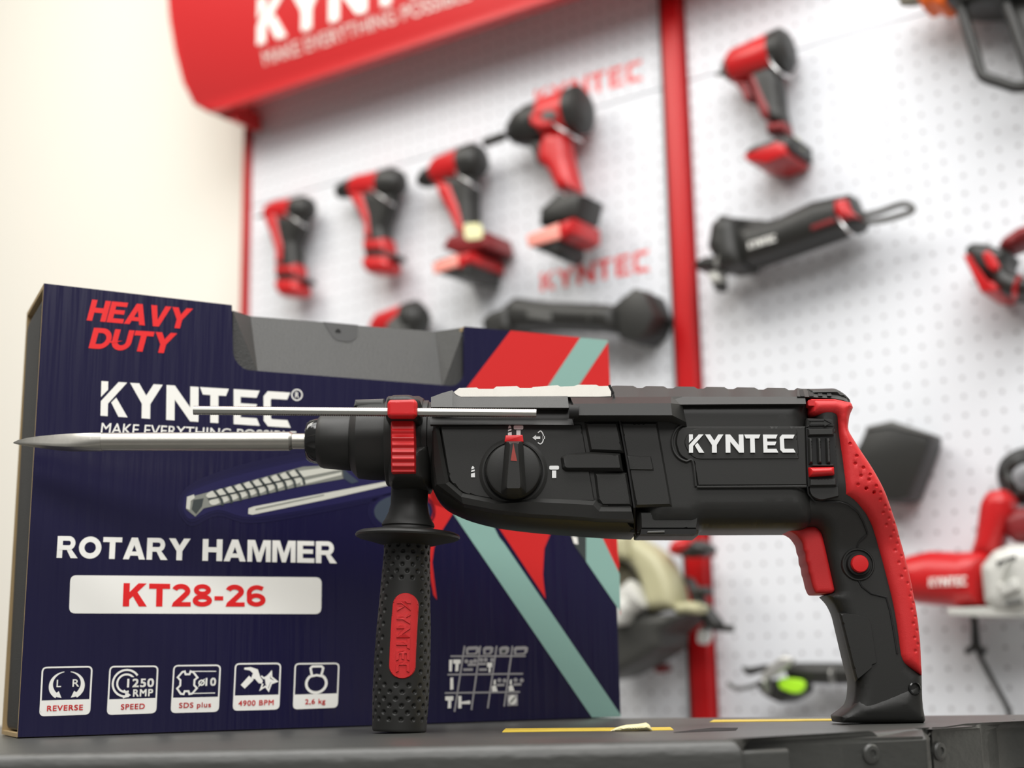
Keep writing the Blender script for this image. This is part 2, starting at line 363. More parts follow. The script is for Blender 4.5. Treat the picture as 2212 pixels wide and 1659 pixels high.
HEAVY = {
 'R': (.92, [[(0, 0), (0, 1), (_w, 1), (_w, 0)], [(.40, .46), (.66, .40), (.96, 0), (.64, 0)]], [(bowl(.1, .84, .38, 1, .2), .21)]),
 'O': (1.02, [], [(arc(.51, .5, .385, .385, 0, 360, 32), .25)]),
 'T': (.86, [[(0, 1), (.86, 1), (.86, .77), (.56, .77), (.56, 0), (.30, 0), (.30, .77), (0, .77)]], []),
 'A': (1.0, [[(0, 0), (.36, 1), (.64, 1), (.54, .78), (.27, 0)], [(1, 0), (.64, 1), (.46, .78), (.73, 0)], [(.25, .17), (.3, .36), (.7, .36), (.75, .17)]], []),
 'Y': (.98, [[(0, 1), (.30, 1), (.49, .67), (.68, 1), (.98, 1), (.62, .42), (.62, 0), (.36, 0), (.36, .42)]], []),
 'H': (.90, [[(0, 0), (0, 1), (.26, 1), (.26, .63), (.64, .63), (.64, 1), (.90, 1), (.90, 0), (.64, 0), (.64, .40), (.26, .40), (.26, 0)]], []),
 'M': (1.06, [[(0, 0), (0, 1), (.34, 1), (.53, .42), (.72, 1), (1.06, 1), (1.06, 0), (.84, 0), (.84, .74), (.62, 0), (.44, 0), (.22, .74), (.22, 0)]], []),
 'E': (.78, [[(0, 0), (0, 1), (.77, 1), (.77, .79), (.26, .79), (.26, .62), (.72, .62), (.72, .42), (.26, .42), (.26, .21), (.78, .21), (.78, 0)]], []),
 'D': (.92, [[(0, 0), (0, 1), (.26, 1), (.26, 0)]], [(bowl(.1, .92, 0, 1, .22), .235)]),
 'U': (.88, [], [([(.125, 1), (.125, .42)] + arc(.44, .42, .315, .305, 180, 360) + [(.755, 1)], .25)]),
 'V': (.96, [[(0, 1), (.28, 1), (.48, .32), (.68, 1), (.96, 1), (.62, 0), (.34, 0)]], []),
 'K': (.98, [[(0, 0), (0, 1), (.26, 1), (.26, .62), (.61, 1), (.95, 1), (.58, .62), (.98, 0), (.66, 0), (.40, .44), (.26, .30), (.26, 0)]], []),
 '2': (.78, [[(0, 0), (.06, .18), (.42, .2), (.78, .2), (.78, 0)]], [(arc(.38, .69, .27, .205, 165, -35, 14) + [(.40, .36), (.14, .10)], .22)]),
 '8': (.80, [], [(arc(.40, .74, .25, .165, 0, 360, 24), .2), (arc(.40, .27, .29, .17, 0, 360, 24), .21)]),
 '6': (.80, [], [(arc(.40, .31, .28, .205, 0, 360, 24), .21), ([(.68, .82)] + arc(.44, .60, .325, .295, 60, 185, 12) + [(.12, .34)], .20)]),
 '-': (.40, [[(.02, .28), (.38, .28), (.38, .47), (.02, .47)]], []),
 ' ': (.42, [], [])}
def heavy(text, gap=.07, slant=0.0):
    """polygons of a heavy line of capitals, scaled to the unit square"""
    x = 0; out = []
    for ch in text:
        wd, polys, strokes = HEAVY[ch]
        for p in polys: out.append([(x + a, b) for a, b in p])
        for pts, sw in strokes:
            cl = len(pts) > 20 and math.dist(pts[0], pts[-1]) < .12
            for q in ribbon(pts, sw, cl): out.append([(x + a, b) for a, b in q])
        x += wd + gap
    W = x - gap; out = [[(a + slant * b, b) for a, b in p] for p in out]; W += slant
    return [[(a / W, b) for a, b in p] for p in out]
_tc = {}
def sans(text, bold=0.0, space=1.0, fit=True):
    """triangles of a text line in the built-in face, scaled to the unit square"""
    key = (text, bold, space)
    if key in _tc: return _tc[key]
    c = bpy.data.curves.new('lettering', 'FONT'); c.body = text; c.space_character = space
    o = bpy.data.objects.new('lettering', c); COL.objects.link(o)
    dg = bpy.context.evaluated_depsgraph_get(); dg.update(); me = bpy.data.meshes.new_from_object(o.evaluated_get(dg))
    V = [(v.co.x, v.co.y) for v in me.vertices]; PF = [list(p.vertices) for p in me.polygons]
    if bold:
        n0 = len(V); sh = [(0, 0), (bold, bold), (-bold, bold), (bold, -bold), (-bold, -bold)]
        V = [(x + a, y + b_) for a, b_ in sh for x, y in V]; PF = [[i + n0 * k for i in f] for k in range(5) for f in PF]
    xs = [v[0] for v in V]; ys = [v[1] for v in V]
    a, b, c0, d = min(xs), max(xs), min(ys), max(ys)
    out = [[((V[i][0] - a) / (b - a), (V[i][1] - c0) / (d - c0)) for i in p] for p in PF]
    bpy.data.objects.remove(o); bpy.data.curves.remove(c); bpy.data.meshes.remove(me); _tc[key] = out
    return out
def quad(polys, bl, br, tr, tl):
    bl, br, tr, tl = map(np.array, (bl, br, tr, tl))
    return [[tuple((bl * (1 - u) + br * u) * (1 - v) + (tl * (1 - u) + tr * u) * v) for u, v in p] for p in polys]

# ================================================================== the room and the display rack
GF = Fr((0, 0, 0), 0.0)
_d = ray(1200, 400); _p = CAM + _d * 2.30
WF = Fr((_p[0], _p[1], 0), math.atan2(-0.5762, 0.8173))
def wp(pts, v): return [WF.px(x, y, -v) for x, y in pts]
mb = MB(); mb.box(-6.0, 2.6, 0.10, 0.16, 0.0, 3.6)
solo('wall_back', mb, 'wall', WF, (0, 0.10, 0), kind='structure', smooth=0)
mb = MB(); mb.box(-6, 6, -6, 7.0, -0.05, 0.0)
solo('floor', mb, 'floor', GF, (0, 0, 0), kind='structure', smooth=0)
uL = WF.px(543, 450)[0]; uP0 = WF.px(1439, 300, -0.018)[0]; uP1 = WF.px(1476, 300, -0.018)[0]; uR = WF.px(2212, 700)[0] + 0.32
zS = WF.px(1430, 191)[1]                     # seam between the stacked boards
def board(u0, u1, z0, z1, name, label, texts=()):
    mb = MB(); mb.box(u0, u1, 0.0, 0.012, z0, z1, 0)
    for q in texts:
        ql = quad(logo(), *[WF.px(x, y, -0.0004) for x, y in q])
        for p in ql: mb.flat(p, -0.0004, 1)
    return solo(name, mb, ['peg', 'boardred'], WF, ((u0 + u1) / 2, 0.0, z0), label, 'pegboard', smooth=0)
T1 = ((1156, 236), (1389, 172), (1387, 128), (1154, 196)); T2 = ((1168, 630), (1404, 585), (1402, 538), (1167, 591))
board(uL, uP0 - 0.007, 0.02, zS - 0.0015, 'pegboard', 'white perforated board left of the red post, below the seam, four drills on it', (T2,))
board(uL, uP0 - 0.007, zS + 0.0015, 2.0, 'pegboard', 'smooth white board above the seam under the red header sign, red lettering', (T1,))
board(uP1 + 0.0045, uR, 0.02, zS - 0.0015, 'pegboard', 'large white perforated board right of the red post, below the seam')
board(uP1 + 0.0045, uR, zS + 0.0015, 2.0, 'pegboard', 'white perforated board strip at the top right, above the seam')
def post(u0, u1, y0, y1, z1, label, slots=True):
    t = thing('rack_post', label, 'post', WF, ((u0 + u1) / 2, (y0 + y1) / 2, 0))
    mb = MB(); uc = (u0 + u1) / 2
    mb.prism([(u0, 0), (u1, 0), (u1, z1), (u0, z1)], y0, y1, 0.002); part('upright', mb, 'postred', t)
    if slots: mb = MB(); mb.box(u0 - 0.004, u1 + 0.004, y0 - 0.004, y1, 0, 0.012); part('foot_plate', mb, 'postred', t)
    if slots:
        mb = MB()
        mb.box(u0 - 0.006, u0 - 0.0005, y0 + 0.004, y1, 0.012, z1 - .001); part('shadow_gap_strip', mb, 'dark', t)  # dark filler, the gap's shade put into its colour
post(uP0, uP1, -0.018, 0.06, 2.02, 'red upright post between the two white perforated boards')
post(uL - 0.0115, uL - 0.002, -0.014, 0.06, 2.0, 'thin red edge post at the left side of the left board', False)
# header sign
t = thing('header_sign', 'red header sign with rounded corner and white lettering at the top', 'sign', WF, (WF.px(800, 60, -0.11)[0], -0.05, zS))
op = wp([(352, -300), (358, -60), (366, 40), (378, 110), (396, 180), (416, 224), (446, 241), (480, 235), (540, 215)], 0.11)
br = WF.px(1190, -1, -0.11); sl = (br[1] - op[-1][1]) / (br[0] - op[-1][0])
poly = op + [br, (br[0] + 0.45, br[1] + sl * 0.45), (br[0] + 0.45, op[0][1])]
mb = MB(); mb.prism(poly, -0.11, -0.086, 0.004); part('sign_panel', mb, 'signred', t)
a = WF.px(557, 98, -0.1105); b = WF.px(712, 50, -0.1105); Wd = (b[0] - a[0]) / 0.345; dz = (b[1] - a[1]) / (b[0] - a[0]) * Wd; hgt = Wd / 5.6
mb = MB()
for p in quad(logo(), a, (a[0] + Wd, a[1] + dz), (a[0] + Wd, a[1] + dz + hgt), (a[0], a[1] + hgt)): mb.prism(p, -0.1125, -0.1098)
part('logo_lettering', mb, 'white', t, smooth=0)
mb = MB()
for p in quad(sans('MAKE EVERYTHING POSSIBLE', .01), *[WF.px(x, y, -0.1105) for x, y in ((572, 142), (1018, -2), (1012, -34), (565, 112))]): mb.flat(p, -0.1105)
part('slogan_lettering', mb, 'white', t, smooth=0)
# red bracket that carries the sign on the edge post
pb = wp([(452, 238), (505, 222), (508, 262), (488, 258), (465, 248)], 0.0855)
mb = MB(); mb.prism(pb, -0.0855, -0.0145, 0.002); part('bracket', mb, 'signred', t)

# ================================================================== the workbench
def tp(x, y, z=T):
    p = onz(x, y, z); return (float(p[0]), float(p[1]))
bench = thing('workbench', 'black plastic workbench top in the foreground with jointed corner blocks', 'workbench', GF, (0, 0.95, 0))
def slab(mb, plan, z0, z1, bev=0.0, mi=None, seg=3):
    n = len(plan); bm = bmesh.new()
    if sum(plan[i][0] * plan[(i + 1) % n][1] - plan[(i + 1) % n][0] * plan[i][1] for i in range(n)) < 0: plan = plan[::-1]
    a = [bm.verts.new((p[0], p[1], z1)) for p in plan]; b = [bm.verts.new((p[0], p[1], z0)) for p in plan]
    f1 = bm.faces.new(a); bm.faces.new(b[::-1])
    for i in range(n): j = (i + 1) % n; bm.faces.new((a[i], b[i], b[j], a[j]))
    if bev: bmesh.ops.bevel(bm, geom=list(f1.edges), offset=bev, segments=seg, affect='EDGES', profile=0.5, clamp_overlap=True)
    mb.bm(bm, mi)
plan = [(-0.75, 0.7155), tp(1600, 1598), tp(1606, 1592), tp(1900, 1579.5), tp(2003, 1573), tp(2010, 1570), tp(2114, 1563), tp(2150, 1558.5), tp(2212, 1556),
        (0.62, 0.93), (0.62, 1.10), tp(2212, 1544.5), tp(1700, 1549), tp(1335, 1552.5), (0.0, 1.26), (-0.75, 1.26)]
mb = MB(); slab(mb, plan, T - 0.028, T, 0.0075, seg=4); part('top_panel', mb, 'bench', bench)
mb = MB(); slab(mb, [(-0.75, 0.722), (0.085, 0.718), (0.085, 0.75), (-0.75, 0.75)], T - 0.12, T - 0.028, 0.0); part('front_rail', mb, 'bench', bench)
mb = MB(); slab(mb, [(-0.03 + .05, 0.716), (0.045, 0.716), (0.045, 0.73), (0.02, 0.73)], T - 0.06, T - 0.024, 0.0); part('rail_slot', mb, 'dark', bench)
# the recessed valley and the chamfered corner block beside it
mb = MB(); slab(mb, [tp(1598, 1596), tp(1702, 1592), tp(1702, 1580), (0.10, 0.80)], T - 0.14, T - 0.006, 0.002); part('joint_recess', mb, 'bench', bench)
def chamfer_block(name, top, low, dz, depth, bolt=None):
    """top: two pixels on the top plane; low: two pixels of the lower, outer edge dz below"""
    A, B = tp(*top[0]), tp(*top[1]); C, D = tp(*low[0], T - dz), tp(*low[1], T - dz)
    mb = MB(); z0 = T - depth
    ba = (A[0] - 0.0, A[1] + 0.03); bb = (B[0] - 0.01, B[1] + 0.03)
    vs = [(*A, T - 0.0006), (*B, T - 0.0006), (*D, T - dz), (*C, T - dz), (*D, z0), (*C, z0), (*ba, T - 0.0006), (*bb, T - 0.0006), (*ba, z0), (*bb, z0)]
    bm = bmesh.new(); V = [bm.verts.new(v) for v in vs]
    for f in ((0, 3, 2, 1), (3, 5, 4, 2), (0, 1, 7, 6), (1, 2, 4, 9, 7), (0, 6, 8, 5, 3), (6, 7, 9, 8), (5, 8, 9, 4)): bm.faces.new([V[i] for i in f])
    bmesh.ops.recalc_face_normals(bm, faces=bm.faces); bmesh.ops.bevel(bm, geom=[e for e in bm.edges], offset=0.0016, segments=2, affect='EDGES', clamp_overlap=True)
    mb.bm(bm); p = part(name, mb, 'bench', bench)
    if bolt:
        u = np.array(D) - np.array(C); u /= np.linalg.norm(u); nn = np.array([u[1], -u[0]])
        # bolt position on the vertical outer face
        o = np.array([*C, 0.0]); n3 = np.array([nn[0], nn[1], 0.0]); d = ray(*bolt); tt = ((o - CAM) @ n3) / (d @ n3); q = CAM + d * tt
        mb = MB(); mb.lathe(q - n3 * 0.004, q + n3 * 0.01, [(0, .0052), (.0052, .0052), (.0062, .0042), (.0064, .0022), (.0056, .002)], 20); part('bolt', mb, 'bench', p)
    return p
chamfer_block('corner_block', ((1700, 1587.5), (1998, 1572.5)), ((1700, 1605), (2000, 1592)), 0.004, 0.16, (1880, 1628))
chamfer_block('corner_block', ((2006, 1573.5), (2112, 1566)), ((2009, 1575.5), (2118, 1569)), 0.001, 0.16, (2027, 1622))
mb = MB(); slab(mb, [tp(2120, 1562), tp(2150, 1559), tp(2158, 1553), tp(2122, 1555)], T - 0.15, T - 0.002, 0.002); part('hinge_block', mb, 'bench', bench)
chamfer_block('corner_block', ((2186, 1557.2), (2290, 1553)), ((2188, 1559), (2294, 1555)), 0.001, 0.16)
# printed ruler strips let into the top, and a dark sheet for the clamp slot's shade
for pts in ([(1085, 1582), (1455, 1577.5), (1448, 1571.5), (1092, 1575)], [(1533, 1560.5), (1822, 1557.3), (1822, 1553.6), (1542, 1556)]):
    mb = MB(); slab(mb, [tp(x, y) for x, y in pts], T - 0.0005, T + 0.0004); part('ruler_strip', mb, 'yellow', bench, label='yellow ruler strip on the bench top')
mb = MB(); slab(mb, [tp(x, y) for x, y in ((1455, 1583), (1590, 1578), (1594, 1573), (1540, 1573), (1500, 1577))], T - 0.0005, T + 0.0003); part('slot_shade_sheet', mb, 'dark', bench)
for (x, y) in ((-0.68, 0.80), (-0.68, 1.2), (0.05, 0.83), (0.05, 1.2)):
    mb = MB(); mb.prism([(x - .02, 0), (x + .02, 0), (x + .03, T - .028), (x - .03, T - .028)], y - .025, y + .025, .003); part('leg', mb, 'bench', bench)
# crumpled tape on the ruler strip
c0 = tp(1321, 1581); c1 = tp(1408, 1580); zt = T + 0.0004
def zpx(x, y, ly): return GF.px(x, y, ly)
L = c0[1] + 0.004
top = [zpx(x, y, L) for x, y in ((1319, 1581), (1333, 1571), (1352, 1566), (1378, 1564), (1396, 1561), (1402, 1565), (1406, 1572), (1409, 1579))]
mb = MB(); z = zt
mb.inflate([(p[0], max(p[1], z)) for p in top] + [(c1[0], z), (c0[0], z)], 0.006, 0.002, 0.003, h=0.0016, y0=L)
solo('tape_scrap', mb, 'cream', GF, ((c0[0] + c1[0]) / 2, L, z), 'crumpled pale yellow scrap of tape lying on the bench', 'tape scrap')

# ================================================================== the carton
_b0 = onz(38, 1595.5)
BF = Fr((_b0[0], _b0[1], T), math.radians(26.2))
def bq(x, y, ly=0.0): return BF.px(x, y, ly)
def bl(pts, ly=0.0): return [BF.px(x, y, ly) for x, y in pts]
box = thing('rotary_hammer_carton', 'navy and red printed carton sleeve around a grey plastic case, standing behind the hammer', 'carton', BF, (0.2, 0.045, 0))
BW = bq(1341, 1556)[0]; BD = 0.086; BH = bq(95, 612)[1]; zr = bq(1313, 735)[1]
A = MB()
# front panel with the handle cut-out
fp = fil([(95, 612, 0), (501, 659, 3), (504, 775, 30), (528, 799, 12), (983, 834, 14), (1003, 818, 18), (1003, 705, 3), (1313, 735, 0)], 5)
fo = bl(fp); fo[-1] = (fo[-1][0], fo[-1][1]); xl = bq(95, 612)[0]
fo = fo + [(BW, 0.0008), (0.0, 0.0008)]
A.prism(fo, 0.0, 0.003, 0.0, 0)
# the front must show navy, the cut edges raw board: edges get the board colour
for i, f in enumerate(A.f):
    if len(f) == 4 and all(A.v[k][0] < .016 for k in f): A.m[i] = 1
front_n = len(A.f)
# back, bottom and the two top flaps of the sleeve
_n = [(0.0, .0008), (BW, .0008), (bq(1313, 735)[0], zr), (bq(1003, 705)[0], bq(1003, 705)[1]), (bq(1003, 705)[0], bq(983, 834)[1]), (bq(501, 659)[0], bq(528, 799)[1]), (bq(501, 659)[0], bq(501, 659)[1]), (bq(95, 612)[0], BH)]
A.prism(_n, BD - 0.003, BD, 0.0, 1)
A.box(0.0, BW, 0.003, BD - 0.003, 0.0006, 0.0032, 1)
xn0 = bq(501, 659)[0]; xn1 = bq(1003, 705)[0]
def topflap(x0, x1, z0, z1):
    A.add([(x0, .003, z0 - .003), (x1, .003, z1 - .003), (x1, BD - .003, z1 - .003), (x0, BD - .003, z0 - .003), (x0, 0, z0), (x1, 0, z1), (x1, BD, z1), (x0, BD, z0)],
          [(0, 3, 2, 1), (4, 5, 6, 7), (0, 1, 5, 4), (1, 2, 6, 5), (2, 3, 7, 6), (3, 0, 4, 7)], 1)
topflap(fo[0][0], xn0, fo[0][1], bq(501, 659)[1]); topflap(xn1, bq(1313, 735)[0], bq(1003, 705)[1], zr)
LAY = [0]
ART = ['navy', 'brown', 'pred', 'pteal', 'white', 'pbright', 'pblue1', 'pblue2', 'pblue3', 'pgrey1', 'pgrey2', 'pgrey3', 'pslate', 'pline']
def ink(polys, name, layer, inpx=True):
    y0_ = -0.00015 * layer
    for k_, p in enumerate(polys):
        y = y0_ - (k_ % 20) * 0.000006
        q = [BF.px(a, b, y) for a, b in p] if inpx else p
        A.flat([(a, max(b, .0009)) for a, b in q], y, ART.index(name))
# --- red and teal flashes
ink([[(1103, 714), (1313.3, 735), (1341, 1330), (1312, 1215), (1300, 1153), (1282, 1130), (1192, 1146), (1176, 1185), (1173, 1240), (1175, 1262), (1179, 1294), (1071, 1130), (935, 1090), (920, 1040), (1008, 838)]], 'pred', 1)
ink([[(920, 1040), (981, 1105), (945, 1162), (938, 1184), (934, 1215), (938, 1250), (944, 1296), (936, 1285), (928, 1240), (925, 1170), (918, 1110)]], 'pred', 1)
ink([[(1253.6, 729), (1312.5, 735), (1314, 738), (1058, 1120), (1078, 1160), (1090, 1175), (1341.3, 1545), (1341.6, 1553.6), (1279, 1557), (977, 1107), (985, 1095), (1180, 840)]], 'pteal', 2)
ink([[(1266, 1213), (1266, 1160), (1295, 1148), (1338.6, 1240), (1340, 1322), (1335, 1314)]], 'pteal', 2)
ink([[(1225, 1140), (1266, 1148), (1266, 1213), (1242, 1180)]], 'pgrey3', 2)
ink([[(1235, 1158), (1247, 1160), (1249, 1176), (1240, 1174)]], 'white', 3)
ink([[(1320, 1160), (1331.5, 1165), (1338.5, 1226), (1334, 1222)]], 'pred', 3)
# --- headline lettering
ink(quad(heavy('HEAVY', .04), (187, 692), (405, 711), (417, 667), (199, 647)), 'pbright', 1)
ink(quad(heavy('DUTY', .04), (191, 752), (371, 764), (383, 720), (203, 708)), 'pbright', 1)
ink(quad(logo(), (217, 898), (628, 924), (627, 848), (219, 823)), 'white', 1)
for q in ribbon(circ(641.5, 853, 11, 11.5, 28)[:], 2.6, True): ink([q], 'white', 1)
ink(quad(sans('R', .02), (637.6, 859), (646, 859.6), (645.6, 847), (638, 846.4)), 'white', 1)
ink(quad(sans('MAKE EVERYTHING POSSIBLE', .006), (217, 937), (640, 952), (640, 932), (220, 913)), 'white', 1)
ink(quad(heavy('ROTARY HAMMER', .07), (122, 1205), (726, 1217), (726, 1170), (125, 1158)), 'white', 1)
ink([fil([(149, 1325, 14), (694, 1326.5, 14), (695, 1247, 14), (152, 1242.5, 14)], 6)], 'white', 1)
ink(quad(heavy('KT28-26', .07), (265, 1310), (575, 1310.5), (574, 1264), (267, 1259.5)), 'pbright', 2)
# --- the printed drill bit, depth rod and handle
def seg(a, b, t): return (a[0] + (b[0] - a[0]) * t, a[1] + (b[1] - a[1]) * t)
for k, (nm, gr) in enumerate((('pblue1', 24), ('pblue2', 12), ('pblue3', 3))):
    ink([spl([(398 - gr * .6, 1092), (420, 1060 - gr * .8), (560, 1018 - gr), (720, 990 - gr * .6), (860, 1010), (880, 1050), (850, 1062 + gr * .4), (700, 1092 + gr * .6), (545, 1116 + gr * .6), (470, 1100 + gr * .6), (412, 1120 + gr * .7)], 5, True)], nm, 1 + k)
    ink([circ(868, 1105, 59 + gr * .6, 37 + gr * .6)], nm, 1 + k)
ink([circ(868, 1105, 60, 36)], 'pslate', 4)
ink([[(738, 1008), (752, 1022), (775, 1040), (760, 1045), (740, 1032)]], 'pslate', 4)
a, b = (402, 1090), (742, 1020)
ink([[(404, 1075), (432, 1068), (655, 1008), (742, 1004), (742, 1034), (640, 1052), (520, 1080), (440, 1098), (422, 1116), (402, 1100)]], 'pgrey2', 4)
for i in range(10):                                    # flutes
    t0 = i / 10.0; x = 448 + 196 * t0; y = 1066 - 50 * t0; q = 1 - .25 * t0
    ink([spl([(x - 3, y + 4), (x + 8, y - 5), (x + 20, y - 4), (x + 24, y + 4), (x + 14, y + 9), (x + 4, y + 10)], 3, True)], 'pgrey1', 5)
    ink([spl([(x + 4, y + 16), (x + 18, y + 10), (x + 30, y + 10), (x + 30, y + 17), (x + 18, y + 24), (x + 8, y + 24)], 3, True)], 'pgrey1', 5)
    ink([[(x + 12, y - 6), (x + 17, y - 8), (x + 33, y + 12), (x + 36, y + 24), (x + 31, y + 27), (x + 28, y + 14)]], 'pgrey3', 6)
    ink([[(x + 1, y + 10), (x + 26, y + 6), (x + 27, y + 9), (x + 3, y + 14)]], 'pgrey3', 6)
ink([[(640, 1018), (735, 1006), (738, 1014), (648, 1032)]], 'pgrey1', 5); ink([[(648, 1040), (738, 1020), (738, 1026), (650, 1048)]], 'pgrey1', 5)
ink([[(404, 1073), (419, 1068), (421, 1076), (412, 1082), (410, 1102), (402, 1098)]], 'pgrey1', 6)
ink([[(418, 1080), (440, 1076), (436, 1094), (424, 1110), (414, 1100)]], 'pgrey3', 5)
ink([[(537, 1098), (548, 1094), (845, 1038), (846, 1047), (700, 1080), (545, 1112), (536, 1110)]], 'pgrey1', 4)
ink([[(552, 1099), (700, 1068), (700, 1070), (552, 1102)]], 'pgrey2', 5)
# --- the five specification icons
ICO = [((84, 1548), (195, 1544), (201, 1438), (90, 1440), 'REVERSE'), ((230, 1545), (338, 1541), (343, 1437), (236, 1438), 'SPEED'),
       ((368, 1541), (473, 1538), (478, 1435), (374, 1436), 'SDS plus'), ((502, 1536), (604, 1533), (608, 1431), (507, 1432), '4900 BPM'), ((632, 1533), (730, 1529), (734, 1431), (636, 1432), '2,6 kg')]
ARROW = [(-1, -.9), (1, -.9), (0, 1)]
for n, (p0, p1, p2, p3, txt) in enumerate(ICO):
    Q = lambda pl: quad(pl, p0, p1, p2, p3)
    rect = [q for q in fil([(.02, .02, .09), (.98, .02, .09), (.98, .98, .09), (.02, .98, .09)], 5)]
    ink(Q(ribbon(rect, .032, True)), 'white', 1)
    ink(Q([fil([(.02, .02, .09), (.98, .02, .09), (.98, .32, 0), (.02, .32, 0)], 5)]), 'white', 1)
    wv = {'REVERSE': (.15, .85), 'SPEED': (.28, .76), 'SDS plus': (.17, .83), '4900 BPM': (.12, .87), '2,6 kg': (.27, .72)}[txt]
    tb = quad(sans(txt, .02, 1.12), (wv[0], .10 if 'p' not in txt and 'k' not in txt and 'g' not in txt else .07), (wv[1], .10 if 'p' not in txt and 'k' not in txt else .07), (wv[1], .215), (wv[0], .215))
    ink(Q(tb), 'pred', 2)
    if n == 0:
        l = arc(.50, .62, .30, .27, 100, 235, 16); wd = [.012 + .085 * min(1, i / 12) for i in range(len(l))]
        ink(Q(ribbon(l, wd)), 'white', 1); ink(Q([[(.24, .40), (.42, .36), (.36, .50)]]), 'white', 1)
        r = [(1.02 - x, y) for x, y in l]; ink(Q(ribbon(r, wd)), 'white', 1); ink(Q([[(.78, .40), (.60, .36), (.66, .50)]]), 'white', 1)
        ink(Q(quad(sans('L', .012), (.31, .58), (.40, .58), (.40, .73), (.31, .73))), 'white', 1); ink(Q(quad(sans('R', .012), (.62, .58), (.75, .58), (.75, .73), (.62, .73))), 'white', 1)
    if n == 1:
        ink(Q(ribbon(arc(.36, .64, .27, .27, 35, 285, 24), .042)), 'white', 1); ink(Q(ribbon(arc(.36, .64, .18, .18, 30, 290, 20), .04)), 'white', 1)
        ink(Q([[(.32, .345), (.43, .39), (.34, .47), (.355, .41)]]), 'white', 1); ink(Q(ribbon([(.32, .50), (.44, .395), (.31, .34)], .03)), 'white', 1)
        ink(Q([[(.38, .5), (.95, .5), (.95, .76), (.46, .76)]]), 'navy', 2)
        ink(Q(quad(sans('1250', .028, 1.12), (.38, .55), (.92, .55), (.92, .73), (.38, .73))), 'white', 3); ink(Q(quad(sans('RMP', .028, 1.15), (.51, .36), (.91, .36), (.91, .51), (.51, .51))), 'white', 3)
    if n == 2:
        ring = arc(.30, .62, .21, .23, 60, 20, 4) + [(.40, .66), (.40, .58)] + arc(.30, .62, .21, .23, -20, -60, 4) + [(.34, .47), (.27, .47)] + arc(.30, .62, .21, .23, -120, -150, 4)
        ring = [(.11, .74), (.20, .85), (.25, .86), (.27, .80), (.35, .80), (.37, .86), (.43, .84), (.52, .73), (.46, .68), (.46, .57), (.52, .51), (.43, .40), (.37, .39), (.35, .45), (.27, .45), (.25, .39), (.19, .40), (.11, .51), (.17, .57), (.17, .68)]
        ink(Q(ribbon(ring, .04, True)), 'white', 1); ink(Q(ribbon([(.42, .86), (.90, .855)], .02)), 'white', 1); ink(Q(ribbon([(.42, .40), (.90, .40)], .02)), 'white', 1)
        ink(Q(quad(sans('10', .03, 1.15), (.69, .55), (.91, .55), (.91, .72), (.69, .72))), 'white', 1); ink(Q(ribbon(circ(.61, .62, .055, .05, 16), .03, True)), 'white', 1); ink(Q(ribbon([(.55, .54), (.67, .70)], .02)), 'white', 1)
    if n == 3:
        ink(Q([[(.15, .54), (.24, .46), (.42, .64), (.32, .73)]]), 'white', 1)
        ink(Q([[(.36, .66), (.40, .78), (.33, .84), (.21, .86), (.21, .90), (.35, .91), (.50, .86), (.56, .70), (.62, .62), (.60, .56), (.53, .57), (.45, .66)]]), 'white', 1)
        ink(Q(ribbon([(.58, .72), (.64, .67), (.72, .72), (.79, .80), (.80, .69), (.92, .60), (.80, .56), (.75, .41), (.68, .50), (.58, .44), (.62, .56)], .035)), 'white', 1)
        ink(Q([[(.66, .66), (.78, .78), (.77, .66), (.90, .60), (.78, .58), (.73, .45), (.68, .55)]]), 'white', 1)
    if n == 4:
        ink(Q(ribbon(arc(.50, .55, .22, .20, 125, 415, 28), .06)), 'white', 1); ink(Q(ribbon([(.40, .71), (.36, .88), (.40, .92), (.60, .92), (.64, .88), (.60, .71), (.50, .73)], .05, True)), 'white', 1)
# --- the application table
def tl(x, y): return (940 + x / 5.267, 1380 + y / 5.267)
for a, b in (((175, 198), (1030, 196)), ((140, 407), (1000, 397)), ((110, 617), (965, 604)), ((335, 80), (220, 830)), ((515, 80), (412, 810)), ((700, 80), (598, 790)), ((880, 80), (785, 770))):
    ink(ribbon([tl(*a), tl(*b)], 3.6), 'pline', 1)
def tr(pts): return [tl(*p) for p in pts]
for x0, x1 in ((340, 505), (535, 665), (720, 845), (885, 1058)):
    ink([tr([(x0 + 12, 180), (x0 + 8, 110), (x0 + 35, 88), (x1 - 30, 84), (x1, 100), (x1 - 8, 150), (x1 - 35, 178)])], 'pline', 2)
    ink([tr([(x0 + 40, 160), (x0 + 38, 128), (x1 - 40, 122), (x1 - 45, 155)])], 'navy' if x0 != 720 else 'pgrey3', 3)
for p in ([(160, 240), (195, 235), (190, 370), (158, 370)], [(205, 235), (290, 235), (288, 280), (268, 285), (262, 368), (228, 370), (232, 285), (205, 280)], [(172, 445), (205, 440), (208, 575), (170, 580)],
          [(115, 655), (208, 652), (205, 700), (182, 705), (180, 788), (142, 790), (148, 705), (115, 698)], [(265, 650), (300, 650), (300, 790), (262, 790)], [(300, 715), (400, 700), (400, 742), (300, 742)],
          [(590, 270), (650, 270), (648, 320), (632, 325), (630, 382), (608, 382), (610, 325), (590, 318)], [(645, 545), (665, 530), (690, 530), (712, 598), (648, 600)], [(835, 545), (855, 528), (880, 528), (902, 592), (838, 596)],
          [(668, 470), (690, 460), (690, 520), (665, 520)], [(850, 470), (872, 460), (872, 520), (848, 520)]): ink([tr(p)], 'white', 2)
for x, y in ((355, 255), (410, 262), (455, 250), (525, 240), (575, 238), (648, 240), (730, 470), (790, 475), (915, 468), (985, 472)): ink([tr(circ(x, y, 24, 24, 12))], 'pline', 2)
